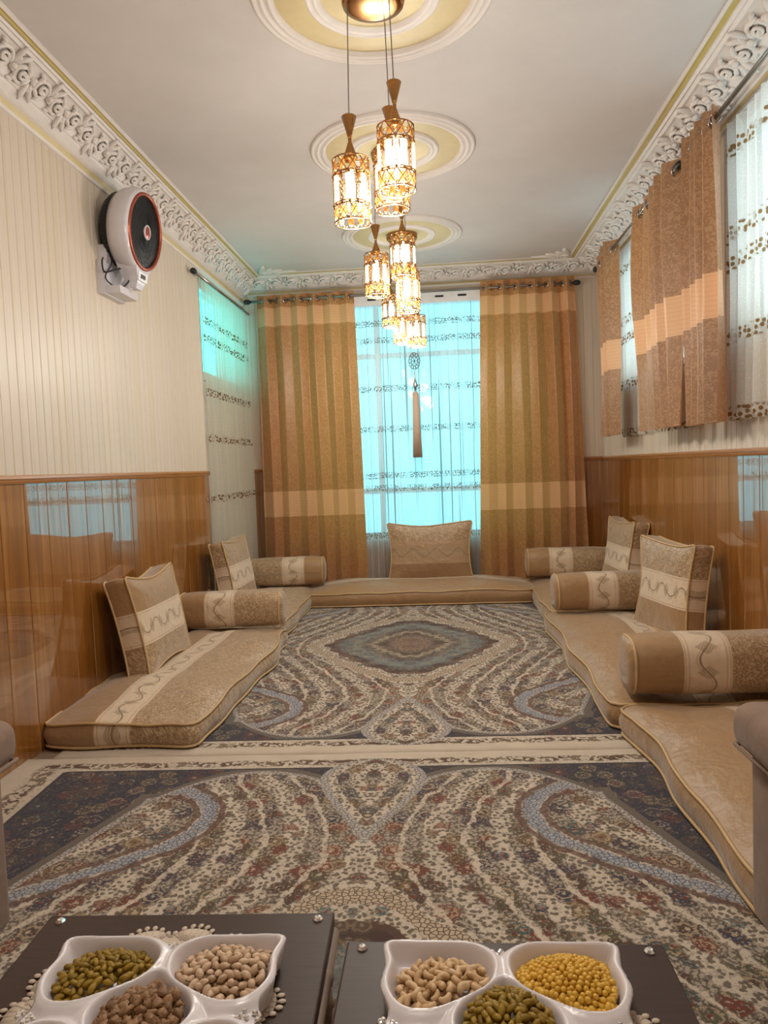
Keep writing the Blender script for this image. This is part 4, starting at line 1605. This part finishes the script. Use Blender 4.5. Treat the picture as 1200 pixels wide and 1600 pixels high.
# lace doilies
def doily_mesh(rx, ry):
    b = MB()
    n = 14
    b.lathe([(.001, .0016), (.55, .0016), (.86, .0012)], 48)
    b.v = [(x * rx, y * ry, z) for x, y, z in b.v]
    for k in range(n):
        q0 = 2 * PI * k / n
        for j in range(-3, 4):
            q = q0 + j * 2 * PI / n / 7
            h = 1.0 - 0.012 * j * j
            c = Vector((rx * h * .985 * math.cos(q), ry * h * .985 * math.sin(q), .0016))
            b.ellipsoid(c, .0068, .0052, .0016, 8, 3, Matrix.Rotation(q, 4, 'Z'))
            b.tube([(rx * .78 * math.cos(q0 + (q - q0) * .5), ry * .78 * math.sin(q0 + (q - q0) * .5), .0016), c], .0013, 4)
        b.ellipsoid((rx * .86 * math.cos(q0), ry * .86 * math.sin(q0), .0012), .020, .036, .0009, 12, 3, Matrix.Rotation(q0, 4, 'Z'))
        for t in np.linspace(-.5, .5, 7)[:-1]:
            q = q0 + t * 2 * PI / n
            b.tube([(rx * (.84 + .012 * math.cos(w)) * math.cos(q + .012 * math.sin(w) * 2), ry * (.84 + .012 * math.cos(w)) * math.sin(q + .012 * math.sin(w) * 2), .0017) for w in np.linspace(0, 2 * PI, 7)[:-1]], .0013, 4, closed=True)
    return b.mesh('lace_doily', True)


DO_ME = doily_mesh(.205, .195)
tag(link('lace_doily', DO_ME, M_LACE, None, (-0.45, 0.975, TZ + .0005), (0, 0, .1)), 'cream lace doily under the tray with pistachios', 'doily', 'lace doilies on the tables')
tag(link('lace_doily', DO_ME, M_LACE, None, (0.08, 0.90, TZ + .0005), (0, 0, .3)), 'cream lace doily under the tray with yellow chickpeas', 'doily', 'lace doilies on the tables')

# ------------------------------------------------------------------ trays
# local tray space: back edge at y = 0, centre x = 0, mirrored about y = YM
YM = -0.160


def spl(pts, per=6):
    P = [Vector((x, y, 0)) for x, y in pts]
    n = len(P)
    out = []
    for i in range(n):
        p0, p1, p2, p3 = P[i - 1], P[i], P[(i + 1) % n], P[(i + 2) % n]
        for t in np.linspace(0, 1, per + 1)[:-1]:
            out.append(0.5 * ((2 * p1) + (p2 - p0) * t + (2 * p0 - 5 * p1 + 4 * p2 - p3) * t * t + (3 * p1 - p0 - 3 * p2 + p3) * t ** 3))
    return np.array([(p.x, p.y) for p in out])


CMP_L = [(-.163, -.006), (-.10, -.004), (-.045, -.006), (-.014, -.030), (-.010, -.062), (-.024, -.094), (-.062, -.122), (-.098, -.140), (-.130, -.140), (-.152, -.122), (-.164, -.088), (-.160, -.045)]
CMP_R = [(-x, y) for x, y in CMP_L]
CMP_C = [(0, -.078), (.026, -.098), (.060, -.128), (.072, -.160), (.060, -.192), (.026, -.222), (0, -.242), (-.026, -.222), (-.060, -.192), (-.072, -.160), (-.060, -.128), (-.026, -.098)]
CMP_FL = [(x, 2 * YM - y) for x, y in CMP_L]
CMP_FR = [(x, 2 * YM - y) for x, y in CMP_R]
CMPS = [spl(c) for c in (CMP_L, CMP_R, CMP_C, CMP_FL, CMP_FR)]
OUT = spl([(-.170, .002), (-.11, .002), (-.04, .001), (0, -.008), (.04, .001), (.11, .002), (.170, .002), (.168, -.05), (.172, -.095), (.158, -.135), (.166, YM), (.158, 2 * YM + .135), (.172, 2 * YM + .095), (.168, 2 * YM + .05),
           (.170, 2 * YM - .002), (.11, 2 * YM - .002), (.04, 2 * YM - .001), (0, 2 * YM + .008), (-.04, 2 * YM - .001), (-.11, 2 * YM - .002), (-.170, 2 * YM - .002), (-.168, 2 * YM + .05), (-.172, 2 * YM + .095),
           (-.158, 2 * YM + .135), (-.166, YM), (-.158, -.135), (-.172, -.095), (-.168, -.05)], 4)


def sdf(poly, x, y):
    """signed distance, negative inside"""
    best = np.full(x.shape, 9.0)
    ins = np.zeros(x.shape, bool)
    n = len(poly)
    for i in range(n):
        (ax_, ay_), (bx_, by_) = poly[i], poly[(i + 1) % n]
        dx, dy = bx_ - ax_, by_ - ay_
        t = np.clip(((x - ax_) * dx + (y - ay_) * dy) / (dx * dx + dy * dy + 1e-12), 0, 1)
        best = np.minimum(best, np.hypot(x - ax_ - t * dx, y - ay_ - t * dy))
        c = ((ay_ > y) != (by_ > y)) & (x < (bx_ - ax_) * (y - ay_) / (by_ - ay_ + 1e-15) + ax_)
        ins ^= c
    return np.where(ins, -best, best)


RIM, FLOOR_Z = 0.040, 0.010


def tray_mesh():
    st = 0.0028
    xs = np.arange(-.178, .1781, st)
    ys = np.arange(2 * YM - .010, .0101, st)
    gx, gy = np.meshgrid(xs, ys)
    so_ = sdf(OUT, gx, gy)
    d = np.min([sdf(c, gx, gy) for c in CMPS], axis=0)
    k = np.clip(-d / .016, 0, 1)
    k = k * k * (3 - 2 * k)
    z = RIM - (RIM - FLOOR_Z) * k
    z += 0.0035 * np.exp(-((d - .001) / .003) ** 2)                       # raised lips
    z -= 0.010 * np.clip((d - .008) / .012, 0, 1)                         # sunken webs between the cups
    z = np.where(so_ > -.004, z - np.clip((so_ + .004) / .008, 0, 1) ** 2 * .004, z)
    ny, nx = gx.shape
    keep = so_ < st * .8
    idx = -np.ones(gx.shape, int)
    idx[keep] = np.arange(keep.sum())
    vx, vy, vz = gx[keep].copy(), gy[keep].copy(), z[keep]
    # pull the outermost points onto the outline
    near = so_[keep] > -st * .35
    seg = np.concatenate([OUT, OUT[:1]])
    dense = np.concatenate([seg[:-1] + (seg[1:] - seg[:-1]) * t for t in np.linspace(0, 1, 6)[:-1]])
    for q in np.nonzero(near)[0]:
        k_ = np.argmin((dense[:, 0] - vx[q]) ** 2 + (dense[:, 1] - vy[q]) ** 2)
        vx[q], vy[q] = dense[k_]
    v = np.stack([vx, vy, vz], 1).tolist()
    fs = [(int(idx[j, i]), int(idx[j, i + 1]), int(idx[j + 1, i + 1]), int(idx[j + 1, i])) for j in range(ny - 1) for i in range(nx - 1)
          if keep[j, i] and keep[j, i + 1] and keep[j + 1, i + 1] and keep[j + 1, i]]
    ec = {}
    for f in fs:
        for q in range(4):
            e_ = (f[q], f[(q + 1) % 4])
            ec[tuple(sorted(e_))] = e_ if tuple(sorted(e_)) not in ec else None
    low = {}
    for e_ in [e_ for e_ in ec.values() if e_]:
        for q in e_:
            if q not in low:
                low[q] = len(v)
                x_, y_, _z = v[q]
                v.append([x_ * .955, (y_ - YM) * .955 + YM, .006])
        fs.append((e_[1], e_[0], low[e_[0]], low[e_[1]]))
    me = bpy.data.meshes.new('tray_body')
    me.from_pydata(v, [], fs)
    me.shade_smooth()
    return me


TRAY_ME = tray_mesh()
GEM_ME = MB().lathe([(.0042, 0), (.0042, .0012), (.0024, .0034), (.0005, .0036)], 7).mesh('rhinestone')
GEM_ME.materials.append(M_GEM)


def tray(label, x, y, rz):
    o = thing('snack_tray', label, 'tray', (x, y, TZ + .0024), (0, 0, rz), 'white snack trays on the tables')
    link('tray_body', TRAY_ME, M_TRAY, o)
    loop = [(px, py, RIM - .002) for px, py in OUT]
    foot = MB()
    foot.lathe([(.12, .012), (.10, 0.0), (.095, .0), (.09, .012)], 32)
    foot.v = [(a, b_ + YM, c) for a, b_, c in foot.v]
    part('foot_ring', foot, M_TRAY, o, True)
    rg = random.Random(3)
    for (cx_, cy_, n_) in ((0, -.020, 9), (-.150, -.158, 10), (.150, -.158, 10)):
        for k in range(n_):
            a = rg.random() * 2 * PI
            r_ = math.sqrt(rg.random())
            link('rhinestone', GEM_ME, None, o, (cx_ + .020 * r_ * math.cos(a), cy_ + .012 * r_ * math.sin(a), RIM - .0075), (0, 0, a))
    return o


TR_L = (-0.432, 1.078, 0.035)
TR_R = (0.067, 1.072, 0.0)
tray('white five-part snack tray filled with raisins, pistachios and walnuts', *TR_L)
tray('white five-part snack tray filled with cashews, chickpeas and raisins', *TR_R)

# ------------------------------------------------------------------ nuts and dried fruit


def raisin_mesh(sd):
    b = MB().ellipsoid((0, 0, 0), .0084, .0044, .0040, 10, 8)
    b.v = [tuple(Vector(p) * (1 + .34 * noise.noise(Vector(p) * 460 + Vector((sd, 0, 0))))) for p in b.v]
    return b.mesh('raisin', True)


def pist_mesh(sd):
    b = MB().ellipsoid((0, 0, 0), .0092, .0058, .0054, 10, 7)
    out = []
    for x, y, z in b.v:
        if x > .002 and abs(z) < .0012:
            y *= .86
        t = 1 - .25 * max(0, x / .0092) ** 2
        out.append((x, y * t, z * t))
    b.v = out
    nf = len(b.f)
    b.ellipsoid((.0040, 0, 0), .0060, .0056, .0016, 8, 4)
    me = b.mesh('pistachio', True)
    me.materials.append(M_PIST)
    me.materials.append(M_KERNEL)
    for p in me.polygons[nf:]:
        p.material_index = 1
    return me


def walnut_mesh(sd):
    b = MB().ellipsoid((0, 0, 0), .0098, .0075, .0062, 11, 8)
    b.v = [tuple(Vector(p) * (1 + .55 * noise.noise(Vector(p) * 330 + Vector((sd * 3.7, 1, 0))) + .2 * noise.noise(Vector(p) * 800))) for p in b.v]
    return b.mesh('walnut_piece', True)


def cashew_mesh(sd):
    pts, rr = [], []
    for t in np.linspace(0, 1, 9):
        a = -1.25 + t * 2.5
        pts.append((.0085 * math.sin(a), .0085 * math.cos(a) - .005, 0))
        rr.append(.0052 * math.sin(PI * (.12 + .78 * t)) ** .55)
    b = MB().tube(pts, rr, 8)
    return b.mesh('cashew', True)


def chick_mesh(sd):
    b = MB().ellipsoid((0, 0, 0), .0048, .0046, .0045, 8, 6)
    b.ellipsoid((.0044, 0, .0006), .0014, .0012, .0012, 5, 4)
    return b.mesh('chickpea', True)


def candy_mesh(sd):
    b = MB().ellipsoid((0, 0, 0), .011, .0085, .0075, 10, 7)
    b.v = [tuple(Vector(p) * (1 + .12 * noise.noise(Vector(p) * 250 + Vector((sd, 0, 0))))) for p in b.v]
    return b.mesh('sugared_almond', True)


FOOD = {'raisin': ([raisin_mesh(k) for k in range(4)], M_RAISIN), 'pistachio': ([pist_mesh(0)], M_PIST), 'walnut_piece': ([walnut_mesh(k) for k in range(4)], M_WALNUT),
        'cashew': ([cashew_mesh(0)], M_CASHEW), 'chickpea': ([chick_mesh(0)], M_CHICK), 'sugared_almond': ([candy_mesh(k) for k in range(2)], M_CANDY)}
for ms, mt in FOOD.values():
    for m_ in ms:
        if not m_.materials:
            m_.materials.append(mt)


RAD = {'raisin': .0042, 'pistachio': .0054, 'walnut_piece': .0064, 'cashew': .0052, 'chickpea': .0047, 'sugared_almond': .0078}


def fill(kind, tr_, comp, spacing, heap, label, group, layers=2, shift=(0, 0), grow=0.0, ecc=1.0, flat=0.6, seed=0, limit=300, cat=None, under=None):
    """pile one kind into a tray cup: layers of jittered hexagonal packing, the top one shown"""
    rg = random.Random(seed + 11)
    tx, ty, tz_ = tr_
    poly = CMPS[comp]
    c0 = poly.mean(axis=0) + np.array(shift)
    cr, sr = math.cos(tz_), math.sin(tz_)
    spots = []
    for ly in range(layers):
        j = 0
        ox, oy = rg.random() * spacing, rg.random() * spacing
        y = poly[:, 1].min()
        while y < poly[:, 1].max():
            x = poly[:, 0].min() + (j % 2) * spacing / 2
            while x < poly[:, 0].max():
                px, py = x + ox + rg.uniform(-.22, .22) * spacing, y + oy + rg.uniform(-.22, .22) * spacing
                d = float(sdf(poly, np.array([px - shift[0] * .0]), np.array([py]))[0])
                dd = d + grow
                if dd < -.007:
                    for _ in range(24):
                        if d < -.0135:
                            break
                        px, py = px + (c0[0] - px) * .06, py + (c0[1] - py) * .06
                        d = float(sdf(poly, np.array([px]), np.array([py]))[0])
                    rel = math.hypot((px - c0[0]) / (np.ptp(poly[:, 0]) / 2), (py - c0[1]) / (np.ptp(poly[:, 1]) / 2))
                    if shift == (0, 0) or rel < ecc:
                        base = RIM - (RIM - FLOOR_Z) * min(1, max(0, -d / .016)) ** .8 * .95
                        top = FLOOR_Z + heap * max(0.0, 1 - (rel / 1.12) ** 2)
                        zz = max(base, top) - (layers - 1 - ly) * spacing * .62 + rg.uniform(-.12, .12) * spacing
                        if zz > FLOOR_Z - .002:
                            kk = min(1.0, max(0.0, -d / .016))
                            surf = RIM - (RIM - FLOOR_Z) * kk * kk * (3 - 2 * kk)
                            spots.append((ly, px, py, max(zz, surf + RAD[kind] * (1.25 if kk < 1 else 1.0) - spacing * .3)))
                x += spacing
            y += spacing * .87
            j += 1
    spots.sort(key=lambda q: (-q[0], -q[2]))
    ms, _ = FOOD[kind]
    rest_ = spots[limit:]
    for (ly, px, py, zz) in spots[:limit]:
        o = bpy.data.objects.new(kind, ms[rg.randrange(len(ms))])
        COL.objects.link(o)
        o.location = (tx + px * cr - py * sr, ty + px * sr + py * cr, TZ + .0024 + zz + spacing * .3)
        o.rotation_euler = (rg.uniform(-flat, flat), rg.uniform(-flat, flat), rg.uniform(0, 2 * PI))
        sc = rg.uniform(.88, 1.12)
        o.scale = (sc, sc, sc)
        tag(o, label, cat or kind.replace('_', ' '), group)
    if rest_ and under:
        b = MB()
        me = ms[0]
        vv = [v_.co.copy() for v_ in me.vertices]
        ff = [tuple(p.vertices) for p in me.polygons]
        for (ly, px, py, zz) in rest_:
            off = Vector((tx + px * cr - py * sr, ty + px * sr + py * cr, TZ + .0024 + zz + spacing * .3))
            R_ = Matrix.Rotation(rg.uniform(0, 6.28), 3, 'Z')
            b.add([R_ @ q + off for q in vv], ff)
        o = link(kind + '_layer', b.mesh(kind + '_layer', True), FOOD[kind][1])
        tag(o, under, kind.replace('_', ' '), kind='stuff')
    return len(spots)


cnt = {}
cnt['r1'] = fill('raisin', TR_L, 0, .0118, .034, 'green raisin in the tray that also holds pistachios', 'green raisins beside the pistachios', 2, (.006, -.004), .006, 1.05, .5, 1)
cnt['p'] = fill('pistachio', TR_L, 1, .0138, .032, 'pale shelled pistachio with a split end in the tray', 'pistachios in the tray', 2, (0, 0), .0, 1.2, .6, 2)
cnt['w'] = fill('walnut_piece', TR_L, 2, .0150, .036, 'brown wrinkled walnut kernel piece in the tray', 'walnut pieces in the tray', 2, (.006, -.006), .004, 1.1, .9, 3)
cnt['cl'] = fill('chickpea', TR_L, 4, .0105, .030, 'yellow chickpea in the tray that also holds pistachios', 'yellow chickpeas beside the walnuts', 1, (0, 0), .0, 1.2, .8, 4, 40, under='yellow chickpeas filling the rest of the cup beside the walnuts')
cnt['a'] = fill('sugared_almond', TR_L, 3, .0185, .026, 'pink sugared almond in the tray', 'sugared almonds in the tray', 1, (0, 0), .002, 1.2, .5, 5)
cnt['c'] = fill('cashew', TR_R, 0, .0150, .028, 'pale curved cashew in the tray', 'cashews in the tray', 2, (.010, -.016), .005, 0.98, .6, 6)
cnt['k'] = fill('chickpea', TR_R, 1, .0088, .034, 'yellow chickpea in the heaped cup beside the cashews', 'yellow chickpeas beside the cashews', 2, (0, 0), .0, 1.2, .8, 7, 255, under='yellow chickpeas lying under the top layer beside the cashews')
cnt['r2'] = fill('raisin', TR_R, 2, .0118, .046, 'green raisin in the heaped middle cup between cashews and chickpeas', 'green raisins between cashews and chickpeas', 2, (0, 0), .0, 1.2, .5, 8)
cnt['a2'] = fill('sugared_almond', TR_R, 3, .0185, .024, 'pink sugared almond in the tray with cashews', 'sugared almonds beside the cashews', 1, (0, 0), .002, 1.2, .5, 9)
print('FOOD', cnt)
